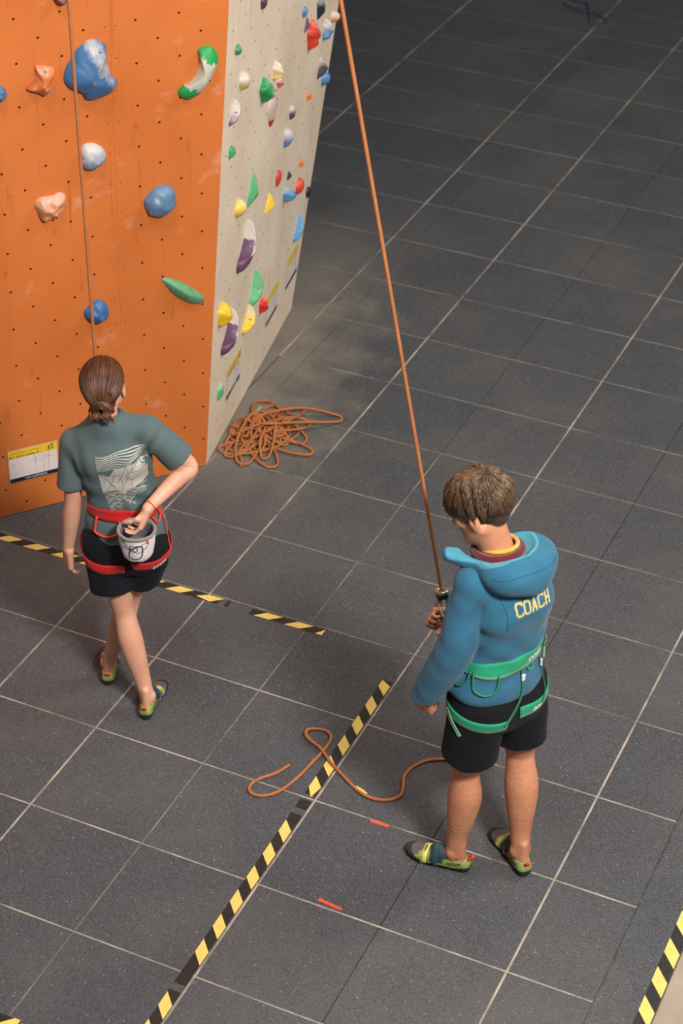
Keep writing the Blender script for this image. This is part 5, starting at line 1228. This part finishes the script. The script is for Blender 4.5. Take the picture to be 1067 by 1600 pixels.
path += [anchor - up_c * .5, anchor - up_c * .06, anchor + np.array([-.03, .02, .02]), anchor - up_g * .06, anchor - up_g * .5, hang + up_g * 4, hang + up_g * .7, hang + up_g * .12, hang, world(FG, (-.128, .17, 1.10)), world(FG, (-.10, .165, 1.0)), world(FG, (-.05, .14, .94)), tie]
P = spline(np.array(path), 8)
rope = MB().tube(P, RR, 8).build('climbing_rope', M['rope']); tag(rope, 'taut orange brown top rope from the belay device over the anchor to the climber', 'rope')
# figure-eight knot at the climber's tie-in
k_ = [world(FG, (-.01 + .022 * math.sin(2 * t), .120 + .010 * math.cos(3 * t), .955 + .045 * math.cos(t))) for t in np.linspace(0, 2 * math.pi, 26)]
MB().tube(k_, RR, 8, closed=True).build('tie_in_knot', M['rope'], rope)

# rope pile at the foot of the pale wall
rg = np.random.default_rng(21); ctr = np.array([-1.37, 2.76])
tips = [(-1.49, 2.531), (-1.194, 2.509), (-1.504, 3.03), (-1.148, 2.799), (-1.52, 2.80), (-1.069, 2.695), (-1.295, 3.06), (-1.44, 2.50), (-1.20, 2.945), (-1.50, 2.90), (-1.26, 2.56), (-1.42, 3.02), (-1.079, 3.071), (-1.34, 2.47), (-1.50, 2.66), (-1.22, 2.74), (-1.45, 2.62), (-1.33, 2.98), (-1.48, 2.72), (-1.22, 2.86), (-1.40, 2.54), (-1.30, 2.62), (-1.50, 2.84), (-1.25, 2.68), (-1.38, 2.95), (-1.46, 2.56), (-1.24, 2.80), (-1.42, 2.66), (-1.30, 2.90), (-1.52, 2.70), (-1.33, 2.60), (-1.47, 2.90)]
pp = []; hgt = RR
for i, t in enumerate(tips):
    t = np.array(t); d = t - ctr; L = np.linalg.norm(d); d /= L; nn_ = np.array([-d[1], d[0]]); wl_ = rg.uniform(.022, .05) * (1 if i % 3 else -1)
    b = ctr + rg.normal(size=2) * .05; lift = .014 + .075 * rg.random() * min(1, i / 6)
    for f_, s_, z_ in ((.05, -1.0, 1), (.55, -1.5, .8), (.93, -.8, .12), (1.0, .1, .0), (.9, 1.0, .1), (.5, 1.5, .7), (.0, .8, 1)):
        q = b + (t - b) * f_ + nn_ * wl_ * s_
        if (q - W0[:2]) @ n2[:2] < .022: q = q + n2[:2] * (.022 - (q - W0[:2]) @ n2[:2])
        pp.append((q[0], q[1], RR + lift * z_ + .004 * (i % 3) * (f_ > .8)))
pp += [(-1.40, 2.58, .02), (-1.355, 2.50, .008), (-1.335, 2.455, RR)]
pile = MB().tube(spline(np.array(pp), 7), RR * 1.02, 8).build('rope_pile', M['rope']); tag(pile, 'tangled heap of orange brown rope at the foot of the pale wall', 'rope')
pr = [(-2.003, 8.989), (-1.904, 8.924), (-1.825, 8.897), (-1.759, 8.897), (-1.684, 8.868), (-1.627, 8.824), (-1.599, 8.774), (-1.631, 8.713), (-1.672, 8.686), (-1.7, 8.698), (-1.715, 8.768), (-1.773, 8.91), (-1.828, 9.029), (-1.864, 9.065), (-1.921, 9.05), (-1.965, 9.137), (-1.966, 9.247), (-1.89, 9.35), (-1.80, 9.30), (-1.86, 9.16)]
o = MB().tube(spline([(x, y, .0065 + (.012 if 9 < i < 13 else 0)) for i, (x, y) in enumerate(pr)], 8), .0065, 8).build('purple_rope', M['rope_purple']); tag(o, 'dark purple rope end lying on the far mats at the top', 'rope')

# ------------------------------------------------------------------ belay device and carabiner
M['steel'] = pmat('brushed_steel', (176, 178, 168), .32, .12, 60, metal=.9); M['steel_d'] = pmat('dark_green_anodised', (46, 66, 58), .4, .15, 60, metal=.6); M['alu'] = pmat('grey_aluminium', (140, 142, 146), .35, .1, 60, metal=.9)
bd = empty('belay_device', dev); q_ = Vector(up_c).to_track_quat('Z', 'Y'); bd.rotation_mode = 'QUATERNION'; bd.rotation_quaternion = q_
tag(bd, 'small steel belay device at the lower end of the taut rope', 'belay device')
V, F = revolve([(.0085, -.024), (.017, -.024), (.0205, -.018), (.021, -.002)], 24, 0, 1.25); mk('cup', V, F, M['steel_d'], bd)
V, F = revolve([(.021, -.004), (.0245, -.002), (.025, .006), (.0225, .011), (.0135, .011), (.0095, .004), (.009, -.02)], 24, 0, 1.25); mk('cap_plate', V, F, M['steel'], bd)
MB().tube(spline([(-.012, .0, -.02), (-.016, 0, -.05), (-.006, 0, -.075), (.006, 0, -.075), (.012, 0, -.05), (.010, 0, -.02)], 6), .0025, 8).build('retainer_wire', M['alu'], bd)
kb = empty('carabiner', dev - up_c * .045); kb.rotation_mode = 'QUATERNION'; end = world(FC, (-.034, .170, .985)); dirc = Vector(end - (dev - up_c * .03)); kb.rotation_quaternion = dirc.to_track_quat('Y', 'Z')
kb.location = dev - up_c * .03; tag(kb, 'grey locking carabiner joining the belay device to the green harness', 'carabiner')
Lk = dirc.length
MB().tube(spline([(.0, -.012, 0), (.020, .0, 0), (.028, Lk * .25, 0), (.024, Lk * .7, 0), (.010, Lk + .004, 0), (-.010, Lk + .004, 0), (-.020, Lk * .85, 0), (-.022, Lk * .72, 0)], 6), .0052, 8).build('carabiner_spine', M['alu'], kb)
MB().tube([(-.022, Lk * .74, 0), (-.022, Lk * .3, 0), (-.014, .0, 0), (0, -.012, 0)], .0046, 8).build('carabiner_gate', M['alu'], kb)
MB().tube([(-.022, Lk * .62, 0), (-.022, Lk * .38, 0)], .008, 10).build('locking_sleeve', M['steel_d'], kb)
